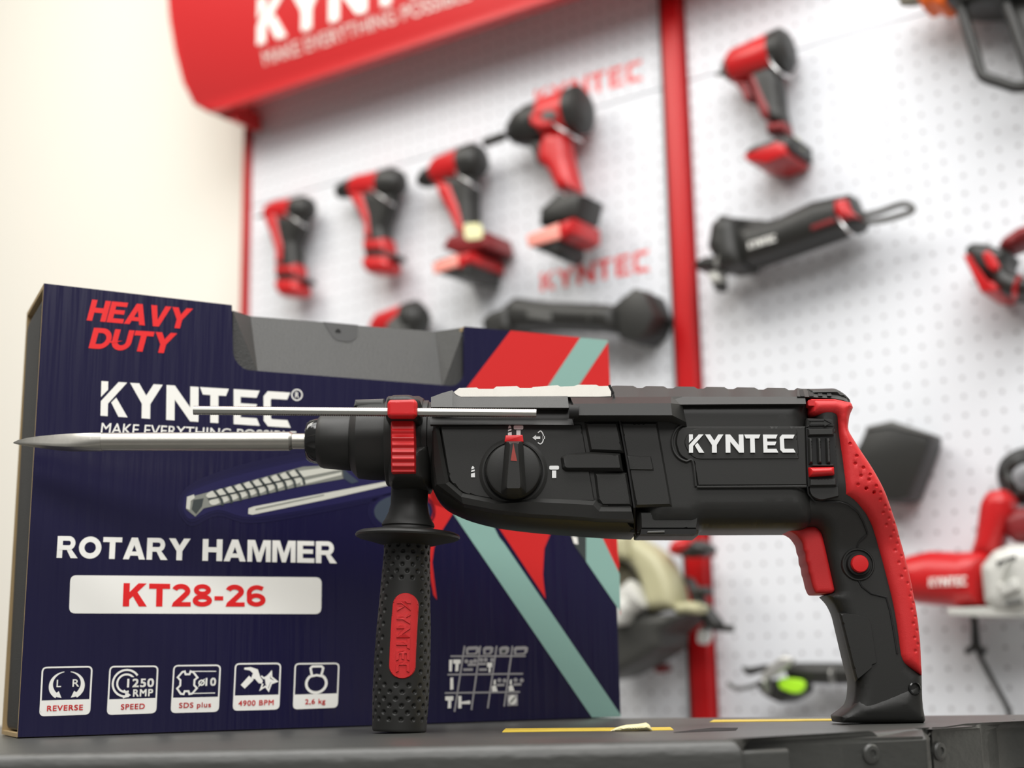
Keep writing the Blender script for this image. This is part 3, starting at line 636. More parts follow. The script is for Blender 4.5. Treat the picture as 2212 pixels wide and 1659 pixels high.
for x, y, ww in ((375, 350, 55), (420, 295, 50), (545, 350, 45), (535, 285, 45), (745, 525, 45), (935, 518, 45)): ink([tr([(x - ww, y - 14), (x + ww, y - 16), (x + ww, y + 14), (x - ww, y + 16)])], 'pline', 2)
ink([tr([(822, 630), (940, 628), (940, 760), (820, 765)])], 'pline', 2); ink([tr(circ(880, 695, 48, 55, 20))], 'white', 3); ink([tr([(850, 715), (905, 655), (915, 672), (862, 730)])], 'pgrey2', 4)
part('printed_sleeve', A, ART, box, smooth=0)
# --- the grey case inside the sleeve
C = MB(); cz = 0.0034; cb = BD - 0.0035; e = 0.0035
zn0, zn1 = bq(528, 799)[1] - .004, bq(983, 834)[1] - .004
# body below the cut-out, its left end rounded and set back a little from the sleeve's mouth
xa, xb = 0.006, BW - 0.006
mb = MB(); hL = BH - 0.012
ring = [(.006, .004), (.002, .012), (.0, .022), (.0, BD - .022), (.002, BD - .012), (.006, BD - .004)]
def section(x, inset, ztop):     # closed loop in (y,z) of the case at x
    y0, y1 = e + inset, cb - inset; z0, z1 = cz + inset * .6, ztop - inset * .6; r = .007
    return [(x, y, z) for y, z in fil([(y0, z0, r), (y1, z0, r), (y1, z1, r), (y0, z1, r)], 5)]
def loft(mb, secs, mi=None):
    n = len(secs[0]); vs = [p for s_ in secs for p in s_]; fs = []
    for i in range(len(secs) - 1):
        for k in range(n): j = (k + 1) % n; fs.append((i * n + k, i * n + j, (i + 1) * n + j, (i + 1) * n + k))
    fs.append(tuple(range(n))[::-1]); fs.append(tuple((len(secs) - 1) * n + k for k in range(n))); mb.add(vs, fs, mi)
zl0 = fo[0][1] - .008
loft(mb, [section(.0022, .0045, zl0 - .002), section(.0032, .002, zl0 - .0005), section(.006, .0005, zl0), section(.014, 0, zl0), section(xn0 - .012, 0, bq(501, 659)[1] - .006), section(xn0 - .004, 0, bq(501, 659)[1] - .008)])
loft(mb, [section(xn1 + .001, 0, bq(1003, 705)[1] - .004), section(xb - .01, 0, zr - .006), section(xb, .005, zr - .008)])
loft(mb, [section(xn0 - .004, 0, zn0), section(xn1 + .001, 0, zn1)])
part('case_shell', mb, 'case', box)
# handle recess: a sloping face between two slanting cheeks
mb = MB()
def q3(x, y, ly): a, b = BF.px(x, y, ly); return (a, ly, b)
S0, S1 = .034, .0045
tlv = [q3(541, 683, S0), q3(700, 696, S0), q3(770, 703, S0), q3(940, 716, S0)]; bot = [q3(557, 806, S1), q3(720, 820, S1), q3(790, 826, S1), q3(955, 840, S1)]
lc = [q3(503, 671, S1 + .001), q3(503, 806, S1)]; rc = [q3(1003, 707, S1 + .001), q3(1003, 846, S1)]
mb.add(tlv + bot, [(0, 4, 5, 1), (1, 5, 6, 2), (2, 6, 7, 3)])
mb.add([lc[0], lc[1], bot[0], tlv[0]], [(0, 1, 2, 3)]); mb.add([rc[0], tlv[3], bot[3], rc[1]], [(0, 1, 2, 3)])
bk = [(p[0], BD - .008, p[2]) for p in tlv]
mb.add(tlv + bk, [(0, 1, 5, 4), (1, 2, 6, 5), (2, 3, 7, 6)])
lb = (lc[0][0], BD - .008, lc[0][2]); rb = (rc[0][0], BD - .008, rc[0][2])
mb.add([lc[0], tlv[0], bk[0], lb], [(0, 1, 2, 3)]); mb.add([rc[0], rb, bk[3], tlv[3]], [(0, 1, 2, 3)])
mb.add([lb] + bk + [rb, (rb[0], rb[1], zn1 - .01), (lb[0], lb[1], zn0 - .01)], [(0, 1, 2, 3, 4, 5, 6, 7)])
part('handle_recess', mb, 'case', box, smooth=0)
mb = MB(); lo = fil([(698, 695, 0), (773, 702, 0), (772, 728, 8), (758, 739, 8), (724, 736, 14)], 4)
def onslope(x, y, off):
    t_ = 0.5
    for _ in range(6):
        ly = S0 + (S1 - S0) * t_; top_y = 683 + (x - 541) * .083; bot_y = 806 + (x - 557) * .085; t_ = (y - top_y) / (bot_y - top_y)
    return q3(x, y, ly - off)
vs = [onslope(x, y, .0006) for x, y in lo]; vb = [onslope(x, y, -.006) for x, y in lo]; n = len(vs)
mb.add(vs + vb, [tuple(range(n))[::-1]] + [(i, (i + 1) % n, n + (i + 1) % n, n + i) for i in range(n)])
lp = part('latch_pocket_shade', mb, 'pocket', box, smooth=0)  # plate on the slope, coloured as the pocket's shade
mb = MB(); h0 = Vector(onslope(730, 717, .0004)); mb.lathe(h0, h0 + Vector((0, -.002, 0)), [(0, .0022), (.0008, .0022)], 16); part('latch_hole_shade', mb, 'dark', lp)  # dark disc standing for the shade in the hole

# ================================================================== the rotary hammer
HF = Fr((0.08, 0.900, T), 0.0)
def hp(pts, ly): return [HF.px(p[0], p[1], ly) for p in pts]
ham = thing('rotary_hammer', 'black and red rotary hammer with steel chisel standing on the bench in front', 'rotary hammer', HF, (0.0, 0, 0))
H3 = HF.p3
# --- gear housing
GE, GT = -.014, -.036
gear = fil([(931, 872, 6), (978, 856, 30), (1328, 855, 0), (1336, 905, 0), (1356, 1012, 0), (1370, 1100, 0), (1372, 1157, 4), (1300, 1153.5, 60), (1154, 1142.5, 80), (1068, 1131.5, 60), (1004, 1114, 60), (955, 1090, 40), (930, 1052, 30), (927, 960, 0)], 8)
mb = MB(); mb.inflate(hp(gear, GE), -GT, -GE, .020, h=.003); gh = part('gear_housing', mb, 'black', ham, smooth=45)
# --- motor housing
motor = fil([(1329, 855, 0), (1744, 855, 0), (1750, 1060, 0), (1762, 1100, 40), (1745, 1146, 40), (1512, 1147, 6), (1508, 1158, 3), (1377, 1158, 3), (1372, 1100, 0), (1357, 1012, 0), (1337, 905, 0)], 6)
mb = MB(); mb.inflate(hp(motor, GE), .0355, -GE, .016, h=.003); mh = part('motor_housing', mb, 'black', ham, smooth=45)
def plate(name, pts, y, th, bev, m, parent, dep=None, h=.003, prof='chamf', smooth=30, label=None):
    """raised plate: outline at its foot plane y, front face th nearer the viewer"""
    mb = MB(); mb.inflate(hp(pts, y), th, 0.0, bev, prof=prof, back=y + (dep or .004), h=h, y0=y); return part(name, mb, m, parent, smooth, label)
# --- top covers: sloping roofs
def roof(mb, top, yt, low, yl, drop=None):
    """strip sloping from top (px at depth yt) to low (px at depth yl), mirrored to the far side"""
    n = len(top); a = [H3(*p, yt) for p in top]; b = [H3(*p, yl) for p in low]; a2 = [(p[0], -p[1], p[2]) for p in a]; b2 = [(p[0], -p[1], p[2]) for p in b]
    vs = a + b + a2 + b2; fs = []
    for i in range(n - 1): fs += [(i, n + i, n + i + 1, i + 1), (2 * n + i, 2 * n + i + 1, 3 * n + i + 1, 3 * n + i), (i, i + 1, 2 * n + i + 1, 2 * n + i), (n + i, 3 * n + i, 3 * n + i + 1, n + i + 1)]
    for i in (0, n - 1): fs.append((i, n + i, 3 * n + i, 2 * n + i))
    mb.add(vs, fs)
st = [(980, 847), (992, 838), (1030, 837), (1034, 840), (1066, 840), (1072, 835), (1117, 834), (1123, 838), (1148, 838), (1152, 836), (1190, 833), (1205, 832), (1210, 835), (1240, 834), (1248, 831), (1288, 831), (1294, 834), (1320, 833.5)]
sl_ = [(x if i else 981, 856 + (1 if 0 < i < 17 else -7 if i == 0 else 0)) for i, (x, y) in enumerate(st)]
mb = MB(); roof(mb, st, -.018, sl_, -.033); part('top_cover', mb, 'silver', gh, smooth=20, label='silver top cover with scalloped upper edge')
def strip(mb, top, yt, low, yl, back=.008):
    n = len(top); a = [H3(*p, yt) for p in top]; b = [H3(*p, yl) for p in low]; c_ = [(p[0], p[1] + back, p[2]) for p in a]; d_ = [(p[0], p[1] + back, p[2]) for p in b]
    fs = []
    for i in range(n - 1): fs += [(i, n + i, n + i + 1, i + 1), (i, i + 1, 2 * n + i + 1, 2 * n + i), (n + i, 3 * n + i, 3 * n + i + 1, n + i + 1)]
    fs += [(0, 2 * n, 3 * n, n), (n - 1, 2 * n - 1, 4 * n - 1, 3 * n - 1)]; mb.add(a + b + c_ + d_, fs)
mb = MB(); strip(mb, [(931, 858), (955, 849), (977, 843), (986, 853), (996, 856.5), (1110, 856), (1226, 855.5)], -.0325, [(931, 879), (955, 879), (977, 879.4), (986, 879.6), (996, 879.8), (1110, 880.5), (1229, 881)], -.0405)
part('upper_flange', mb, 'grey', gh, smooth=20)
mb = MB(); roof(mb, [(931, 859), (955, 850), (977, 844)], -.018, [(931, 858), (955, 849), (977, 843)], -.0325); part('front_shoulder', mb, 'grey', gh, smooth=20)
mt = [(1322, 833.5)]
for i in range(6):
    x = 1330 + i * 65.5; mt += [(x, 833 + i * .9), (x + 38, 833.5 + i * .9), (x + 46, 838 + i * .9), (x + 58, 838 + i * .9)]
mt += [(1722, 838), (1738, 841)]
ml = [(x, 857) for x, y in mt]
mb = MB(); roof(mb, mt, -.018, ml, -.032); mcov = part('motor_cover', mb, 'black2', mh, smooth=20)
mb = MB(); strip(mb, [(1322, 857), (1450, 857), (1600, 857), (1739, 857)], -.032, [(1322, 874), (1450, 874), (1600, 873), (1741, 872.5)], -.0385); part('motor_flange', mb, 'black2', mh, smooth=20)
# lower lip under the depth rod and the tube boss it points at
mb = MB(); strip(mb, [(929, 904), (1100, 904), (1236, 905)], -.0372, [(929, 917), (1100, 917), (1240, 918)], -.0410, .006); part('rod_lip', mb, 'black2', gh, smooth=20)
def multi(mb, rows, back=-.028):
    nr_, nc = len(rows), len(rows[0]); vs = [H3(*p) for r in rows for p in r]; n = len(vs); vs += [(v[0], back, v[2]) for v in vs]; fs = []
    for i in range(nr_ - 1):
        for k in range(nc - 1): a = i * nc + k; fs += [(a, a + nc, a + nc + 1, a + 1)]
    for k in range(nc - 1): fs.append((k, k + 1, n + k + 1, n + k)); a = (nr_ - 1) * nc + k; fs.append((a, n + a, n + a + 1, a + 1))
    for i in range(nr_ - 1):
        a = i * nc; fs.append((a, n + a, n + a + nc, a + nc)); a += nc - 1; fs.append((a, a + nc, n + a + nc, n + a))
    mb.add(vs, fs)
mb = MB(); multi(mb, [[(1232, 858, -.033), (1450, 857, -.033), (1473, 856.5, -.032)], [(1238, 872, -.0455), (1449, 871, -.0455), (1474, 874, -.0365)], [(1244, 897, -.0475), (1452, 897, -.0475), (1482, 912, -.0368)], [(1238, 910, -.0385), (1444, 910, -.0385), (1484, 923, -.0358)]])
part('rod_tunnel', mb, 'black', mh, smooth=15)
mb = MB(); a = Vector(H3(1229, 889, -.0455)); b = Vector(H3(1250, 889, -.0455)); mb.lathe(a, b, [(0, .0042), ((b - a).length, .0042)], 24); part('tunnel_mouth', mb, 'dark', gh)
# --- gearbox side panel with its bright chamfered lower edge
plate('gearbox_cover', fil([(951, 920, 3), (1256, 917, 4), (1266, 976, 0), (1285, 1084, 0), (1296, 1097, 0), (1362, 1100, 0), (1362, 1092, 0), (1290, 1086, 5), (1281, 1083, 5), (1075, 1081, 40), (1000, 1066.5, 14), (971, 1039, 10)], 5), -.0362, .0009, .0006, 'black', gh)
mb = MB()
c0_ = [(948, 920), (958, 980), (970, 1040), (1000, 1065), (1075, 1079), (1143, 1075), (1210, 1077), (1287, 1081), (1299, 1094), (1363, 1095)]
c1_ = [(941, 922), (950, 984), (963, 1045), (996, 1073), (1073, 1088.5), (1143, 1084), (1212, 1087), (1281, 1091), (1294, 1104.5), (1365, 1105)]
c2_ = [(936, 930), (938, 1000), (944, 1046), (1000, 1088), (1070, 1101), (1143, 1110), (1212, 1114), (1262, 1117), (1290, 1120), (1369, 1122)]
c3_ = [(934, 930), (934, 1000), (940, 1052), (1002, 1094), (1068, 1108), (1143, 1117), (1212, 1121), (1262, 1124), (1290, 1127), (1370, 1129)]
multi(mb, [[(x, y, -.0366) for x, y in c0_], [(x, y, -.0408 if i > 1 else -.0385) for i, (x, y) in enumerate(c1_)], [(x, y, -.0395 if i > 2 else -.0362) for i, (x, y) in enumerate(c2_)], [(x, y, -.0315 if i > 2 else -.033) for i, (x, y) in enumerate(c3_)]], -.02)
part('lower_shell', mb, 'black', gh, smooth=18)
# --- accent bar that crosses the seam, and the stepped panels either side
plate('accent_bar', fil([(1211, 988, 2), (1222, 981, 3), (1275, 976, 3), (1340, 980, 0), (1346, 1018, 0), (1283, 1018, 3), (1222, 1018, 4), (1214, 1012, 3)], 3), -.0375, .0032, .0018, 'black', gh)
plate('accent_bar', [(1350, 981), (1408, 984), (1416, 1020), (1356, 1019)], -.036, .0022, .0014, 'black', mh)
plate('side_step', [(1262, 912), (1334, 912), (1348, 978), (1274, 976)], -.0361, .0017, .0014, 'black', gh)
plate('side_step', [(1283, 1021), (1354, 1021), (1366, 1094), (1300, 1094), (1290, 1080)], -.0361, .0017, .0014, 'black', gh)
plate('side_step', [(1338, 912), (1420, 912), (1452, 1094), (1372, 1096), (1356, 1012)], -.0356, .0017, .0014, 'black', mh)
# seam between the two housings
mb = MB(); mb.tube([H3(x, y, -.0372) for x, y in spl([(1316, 832), (1325, 850)], 3)] , .0008, 6)
mb.tube([H3(x, y, l) for x, y, l in ((1324, 850, -.034), (1333, 881, -.0375), (1338, 905, -.0385), (1356, 1003, -.0392), (1370, 1096, -.0385), (1371, 1157, -.015))], .0007, 6); part('housing_seam', mb, 'dark', gh)
# lower clip of the motor housing
plate('lower_clip', [(1375, 1102), (1450, 1100), (1516, 1098), (1509, 1148), (1502, 1150), (1377, 1150)], -.028, .0045, .0025, 'black2', mh)
mb = MB(); mb.prism(hp([(1385, 1143), (1505, 1143), (1503, 1154), (1383, 1154)], -.0325), -.0335, -.02); part('clip_slot', mb, 'dark', mh)
mb = MB(); mb.prism(hp([(1398, 1147), (1436, 1146), (1436, 1151), (1398, 1152)], -.034), -.0345, -.02, .0005); part('clip_tab', mb, 'tgrey', mh)
# raised logo field
plate('logo_field', fil([(1474, 921, 0), (1740, 921, 0), (1744, 1050, 0), (1506, 1051, 0), (1497, 998, 0), (1487, 997, 6), (1466, 985, 22), (1457, 955, 22), (1463, 930, 16)], 5), -.0356, .0012, .0010, 'black', mh)
plate('logo_plaque', fil([(1474, 955, 24), (1492, 926, 24), (1722, 925, 10), (1726, 992, 4), (1496, 993, 20)], 6), -.0367, .0007, .0005, 'black', mh)
arcp = spl([(1478, 916), (1462, 926), (1452, 948), (1455, 972), (1466, 988), (1482, 996), (1496, 996), (1503, 1050)], 5)
mb = MB()
mb.tube([H3(x, y, -.0364) for x, y in arcp], .0008, 6); part('field_rim', mb, 'black2', mh)
lg = MB()
for p in quad(logo(), HF.px(1488, 978.5, -.0375), HF.px(1718, 978, -.0375), HF.px(1716, 939.5, -.0375), HF.px(1488, 939, -.0375)): lg.prism(p, -.0385, -.036)
part('logo_lettering', lg, 'whitehard', mh, smooth=0, label='white raised lettering')
mb = MB(); mb.tube([H3(1506, 1052, -.0368), H3(1742, 1051, -.0368)], .0007, 6); part('field_line', mb, 'black2', mh)
# --- mode dial
DC = (1109, 1019.5); y0 = -.0372
ppm = 65.5 / abs(HF.px(DC[0] + 65.5, DC[1], y0)[0] - HF.px(*DC, y0)[0])
c = Vector(H3(*DC, y0)); out = Vector((0, -1, 0)); r = 66 / ppm
mb = MB(); mb.lathe(c + Vector((0, .003, 0)), c + out, [(0, r * 1.12), (.0034, r * 1.12), (.0046, r * 1.02), (.0046, r * .97), (.0026, r * .965), (.0026, r * .93), (.0095, r * .90), (.0115, r * .86), (.0120, r * .80)], 64)
dial = part('mode_dial', mb, 'black', ham)
gp = fil([(1091, 952, 3), (1130, 952, 3), (1137, 1064, 5), (1126, 1073, 6), (1092, 1073, 6), (1082, 1064, 5)], 4)
mb = MB(); mb.inflate(hp(gp, -.0475), .013, 0, .0035, prof='chamf', back=-.046, h=.002, y0=-.0475); part('dial_grip', mb, 'black', dial)
mb = MB(); mb.flat(hp([(1109, 957), (1117, 996), (1103, 995)], -.0607), -.0607); part('dial_pointer', mb, 'dimred', dial, smooth=0, label='dull red pointer')
mb = MB(); mb.prism(hp(fil([(1092, 942, 2), (1129, 941, 2), (1131, 956, 2), (1090, 956, 2)], 3), -.047), -.050, -.040, .001); part('release_button', mb, 'red', dial, label='red release button')
# mode symbols
ys = -.0374; sy = MB()
def flush():
    global sy
    part('mode_symbol', sy, 'whitehard', gh, smooth=0, label='white mode symbol'); sy = MB()
def sym(pl): sy.prism(hp(pl, ys), ys - .00015, ys + .001)
def drillsym(x, y):
    sym([(x - 4, y + 12), (x + 4.5, y + 12), (x + 4.2, y + 2), (x - 3.8, y + 4)]); sym([(x - 3.6, y + 1), (x + 4, y - 1.5), (x + 3.8, y - 5), (x - 3.4, y - 2.5)]); sym([(x - 3.2, y - 5), (x + 3.6, y - 7.5), (x + 2, y - 11), (x - 1, y - 12), (x - 3, y - 9)])
def hamsym(x, y): sym(fil([(x - 10.5, y - 13, 3), (x + 10.5, y - 13, 3), (x + 10.5, y - 4.5, 3), (x - 10.5, y - 4.5, 3)], 3)); sym([(x - 4.5, y - 2.5), (x + 4.5, y - 2.5), (x + 4.5, y + 13.5), (x - 4.5, y + 13.5)])
drillsym(1021.5, 1019); flush(); hamsym(1197, 1019); flush(); drillsym(1101, 931); flush(); hamsym(1120, 932); flush()
sym([(1150, 945.5), (1158, 939.5), (1158, 943), (1167, 943), (1167, 948), (1158, 948), (1158, 951.5)])
for q in ribbon(spl([(1162, 935), (1168, 931), (1173, 938), (1174, 946), (1172, 955), (1167, 959), (1162, 956)], 4), 2.2): sym(q)
sym([(1172, 942), (1177, 942), (1177, 948), (1172, 948)])
flush()
# --- nose: neck, chuck, chisel
AX = lambda x, y=953.0: Vector(H3(x, y, 0))
pm = 100 / (AX(760) - AX(660)).length
def axl(mb, x0, x1, prof, n=64, fn=None, y0=953.0, y1=953.0):
    a, b = AX(x0, y0), AX(x1, y1); mb.lathe(a, b, [((x - x0) / pm, r / pm) for x, r in prof], n, fn=fn)
mb = MB(); axl(mb, 900, 940, [(900, 80), (905, 88), (926, 88), (928, 84), (940, 84)]); part('gear_neck', mb, 'black2', gh)
mb = MB(); axl(mb, 688, 845, [(688, 50), (693, 56), (700, 59), (758, 64), (760, 63), (762, 66), (770, 76), (776, 81), (800, 84), (836, 85), (838, 80), (845, 80)]); ck = part('chuck', mb, 'black', ham)
mb = MB(); axl(mb, 661, 694, [(661, 20), (661, 30), (664, 40), (670, 45), (680, 48), (692, 50.5), (694, 50.5)]); part('chuck_nose', mb, 'gloss', ck, label='glossy rounded chuck nose')
mb = MB(); mb.prism(hp([(771, 870), (833, 868), (833, 885), (768, 885)], .0), -.012, .012, .002); part('neck_plate', mb, 'tgrey', ck)
mb = MB(); axl(mb, 640, 700, [(612, 14), (632, 17), (700, 17)]); axl(mb, 200, 640, [(200, 19.5), (590, 20.8), (626, 20.8), (632, 18), (634, 16)], y0=954.5, y1=953)
# ground point: four facets running to a rounded tip
n = 32; secs = []
for x, top, bt, blend in ((222, 934, 975, 0), (205, 934, 975.5, .25), (175, 935.5, 975.5, .6), (150, 937, 975, .9), (120, 939.5, 972.5, 1), (90, 942, 968.5, 1), (60, 946, 964, 1), (40, 950.5, 960.5, 1), (31, 954.5, 958.5, 1), (28.5, 956.3, 957.3, 1)):
    cy = (top + bt) / 2; rr = (bt - top) / 2 / pm; cc = Vector(H3(x, cy, 0)); L = []
    for k in range(n):
        a = 2 * math.pi * k / n; sq = 1 / (abs(math.cos(a - .55)) + abs(math.sin(a - .55))); m = 1 + (sq * 1.167 - 1) * blend
        L.append((cc[0], math.cos(a) * rr * m, cc[2] + math.sin(a) * rr * m))
    secs.append(L)
loft(mb, secs); part('chisel_bit', mb, 'steel', ham, smooth=24, label='pointed steel chisel')
# --- depth rod with serrated flats
ra, rb = Vector(H3(419, 886.5, -.0415)), Vector(H3(1158.5, 892.8, -.0455)); L = (rb - ra).length
prof = []; k = int(L / .0011)
for i in range(k):
    prof += [(L * i / k, 1), (L * (i + .5) / k, 0)]
prof.append((L, 1))
mb = MB(); mb.lathe(ra, rb, prof, 16, fn=lambda t, a, r: .0029 - (.00045 * (1 - r) if abs(math.cos(a)) > .75 or abs(math.sin(a)) < .5 else 0))
part('depth_rod', mb, 'zinc', ham, smooth=20, label='serrated bright depth rod')
# --- side handle
sh = MB()
axl(sh, 837, 915, [(837, 84), (837, 95), (840, 97.5), (905, 97.5), (915, 92), (915, 84)])
sh.inflate(hp(fil([(838, 960, 0), (836, 1010, 0), (839, 1045, 4), (846, 1052, 3), (923, 1052, 3), (930, 1040, 6), (931, 960, 0)], 4), -.02), .034, .014, .012, h=.003)
sh.inflate(hp(fil([(836, 866, 6), (848, 856, 8), (890, 855, 10), (909, 866, 6), (911, 905, 3), (905, 914, 3), (841, 914, 3), (834, 905, 3)], 4), -.036), .014, 0, .005, prof='round', back=-.02, h=.002, y0=-.036)
SH = part('side_handle', sh, 'black', ham, smooth=40)
# red clamp lever: cap over the rod and a ribbed tongue below
lv = MB(); lv.inflate(hp(fil([(836.5, 872, 4), (842, 864, 5), (896, 863, 5), (902, 870, 4), (901, 899, 3), (894, 903, 3), (843, 903, 3), (837, 899, 3)], 4), -.0478), .0035, 0, .0022, prof='round', back=-.04, h=.0015, y0=-.0478)
ctr = 953; yb = -.0285
pts = []
nr = 60
for i in range(nr + 1):
    y = 900 + 120 * i / nr; bulge = .0045 * math.sin(math.pi * i / nr) ** .6; rid = .0012 * (0.5 + 0.5 * math.cos(i * 2 * math.pi / 7.6)) if y > 924 else .0004
    pts.append((y, -.0385 - bulge - rid))
vs, fs = [], []
for i, (y, d) in enumerate(pts):
    xl_, xr_ = (844 + (y - 900) * .012, 895.5 + (y - 900) * .018)
    for x, dd in ((xl_, d + .003), (xl_ + 2.5, d), (xr_ - 2.5, d), (xr_, d + .003)): vs.append(H3(x, y, dd))
m_ = len(vs); vs += [(v[0], -.028, v[2]) for v in vs]
for i in range(nr):
    for k in range(3): a = i * 4 + k; fs += [(a, a + 4, a + 5, a + 1)]
    for k in (0, 3): a = i * 4 + k; fs.append((a, a + m_, a + 4 + m_, a + 4) if k == 0 else (a, a + 4, a + 4 + m_, a + m_))
fs.append((0, 1, 2, 3, 3 + m_, 2 + m_, 1 + m_, m_)); e_ = nr * 4; fs.append((e_, e_ + m_, e_ + 1 + m_, e_ + 2 + m_, e_ + 3 + m_, e_ + 3, e_ + 2, e_ + 1))
lv.add(vs, fs); part('clamp_lever', lv, 'red', SH, smooth=15, label='red ribbed clamp lever')
# neck, guard disc and grip, all round one slightly tilted axis
g0, g1 = (886, 1040), (862.5, 1578)
A0, A1 = Vector(H3(*g0, 0)), Vector(H3(*g1, 0)); ax = (A1 - A0).normalized()
def gt(y): return (A1 - A0).length * (y - 1040) / 538.0
pv = 538.0 / (A1 - A0).length
nk = MB(); nk.lathe(A0, A1, [(gt(y), r / pv) for y, r in ((1036, 41), (1092, 41), (1096, 42), (1110, 45), (1126, 52), (1134, 57.5), (1139, 58.5), (1142, 56), (1145, 57), (1154, 58))], 64); part('handle_neck', nk, 'black2', SH)
gd = MB(); gd.lathe(A0, A1, [(gt(y), r / pv) for y, r in ((1148, 50), (1149, 80), (1153, 106), (1156.5, 113), (1161, 115.5), (1165, 114), (1169, 106), (1174, 84), (1180, 62), (1182, 50))], 96); part('hand_guard', gd, 'black', SH, label='round black hand guard')
def wid(y):
    return float(np.interp(y, [1165, 1180, 1200, 1255, 1300, 1362, 1434, 1500, 1545, 1575, 1579], [56, 51, 51, 53.5, 55.5, 59, 61, 61, 59.5, 58, 57])) / pv
ny, na = 250, 200; Zs = np.linspace(1165, 1580, ny)
# staggered dimple lattice on the grip, none on the badge and the end ring
dim = []
for r_ in range(28):
    y = 1184 + r_ * 14.2
    for k in range(14):
        a = (k + .5 * (r_ % 2)) * 2 * math.pi / 14 + .1; dim.append((y, a))
uA = ax.cross(Vector((0, 1, 0.001))).normalized(); vA = ax.cross(uA)
front = math.atan2(Vector((0, -1, 0)).dot(vA), Vector((0, -1, 0)).dot(uA)); right = Vector((1, 0, 0))
def grip_r(t, a, r):
    y = 1040 + t * pv; R_ = wid(y); return R_
ang = np.arange(na) * 2 * math.pi / na; GY, GA = np.meshgrid(Zs, ang, indexing='ij'); GR = np.array([wid(y) for y in Zs])[:, None] * np.ones((1, na))
bc = front + (.02 if (right.dot(uA) * -math.sin(front) + right.dot(vA) * math.cos(front)) > 0 else -.02)
for (y, a) in dim:
    if 1268 < y < 1482 and abs((a - bc + math.pi) % (2 * math.pi) - math.pi) < .62: continue
    if y > 1562: continue
    da = (GA - a + math.pi) % (2 * math.pi) - math.pi; q = ((GY - y) / 5.2) ** 2 + (da * wid(y) * pv / 5.2) ** 2; GR -= np.where(q < 1, .0017 * (1 - q), 0)
GR[:2] *= .9; GR[-1] *= .97
vs = []
for i in range(ny):
    p = A0 + ax * gt(Zs[i])
    for k in range(na): vs.append(p + (uA * math.cos(ang[k]) + vA * math.sin(ang[k])) * GR[i, k])
fs = [(i * na + k, i * na + (k + 1) % na, (i + 1) * na + (k + 1) % na, (i + 1) * na + k) for i in range(ny - 1) for k in range(na)]
fs.append(tuple(range(na))[::-1]); fs.append(tuple((ny - 1) * na + k for k in range(na)))
gm = MB(); gm.add(vs, fs); lowest = min(v[2] for v in vs)
grip = part('handle_grip', gm, 'black', SH, smooth=50)
# red badge wrapped on the grip
def on_grip(x, y, off):
    lx, lz = HF.px(x, y, -.016)
    # find the point of the grip surface that projects at local x,z
    P = Vector((lx, 0, lz)); t = (P - A0).dot(ax); c_ = A0 + ax * t; side = (P - c_).dot(right); R_ = wid(1040 + t * pv) + off
    return (c_[0] + side, c_[1] - math.sqrt(max(R_ * R_ - side * side, 1e-9)), c_[2] + (P - c_ - right * side)[2])
bo = fil([(847, 1285, 26), (904, 1283, 28), (905, 1300, 0), (898, 1446, 0), (896, 1468, 26), (840, 1468, 26), (839, 1440, 0), (846, 1300, 0)], 8)
bo = circ(876, 1308, 29, 28, 18, 180, 360) + [(903, 1340), (901, 1380), (899, 1420)] + circ(869, 1440, 29.5, 27, 18, 0, 180) + [(841, 1400), (843, 1360), (845, 1330)]
X = np.array(resample(bo, 4)); nb = len(X); gx, gy = np.meshgrid(np.arange(838, 908, 3.5), np.arange(1278, 1470, 4)); Gp = np.stack([gx.ravel(), gy.ravel()], 1)
def pin(p, poly):
    c_ = False
    for i in range(len(poly)):
        (x1, y1), (x2, y2) = poly[i], poly[(i + 1) % len(poly)]
        if (y1 > p[1]) != (y2 > p[1]) and p[0] < (x2 - x1) * (p[1] - y1) / (y2 - y1) + x1: c_ = not c_
    return c_
cen = X.mean(0); Xi = cen + (X - cen) * np.array([.93, .975]); Gp = np.array([p for p in Gp if pin(p, Xi)])
allp = np.concatenate([X, Xi, Gp]); V2, E2, F2, *_ = delaunay_2d_cdt([Vector(p) for p in allp], [(i, (i + 1) % nb) for i in range(nb)], [], 1, 1e-6)
vv = []; rimset = set(range(nb))
V2 = [tuple(v) for v in V2]
Xl = [tuple(x) for x in X]
for i, v in enumerate(V2):
    dm = min(abs(v[0] - a) + abs(v[1] - b) for a, b in Xl); vv.append(on_grip(v[0], v[1], -.0006 if dm < .3 else .0011))
bm_ = MB(); bm_.add(vv, [tuple(f) for f in F2]); me_ = part('handle_badge', bm_, 'redsoft', SH, label='red rubber badge with embossed lettering')
eb = MB()
for p in quad(logo(), (858, 1298), (856, 1452), (885, 1452), (888, 1298)):
    q = [(x, y) for x, y in resample(p, 6)]
    n = len(q); vs = [on_grip(x, y, .0012) for x, y in q] + [on_grip(x, y, .00175) for x, y in q]
    eb.add(vs, [tuple(range(n, 2 * n))] + [(i, (i + 1) % n, n + (i + 1) % n, n + i) for i in range(n)])
part('badge_lettering', eb, 'redsoft', me_, smooth=0)
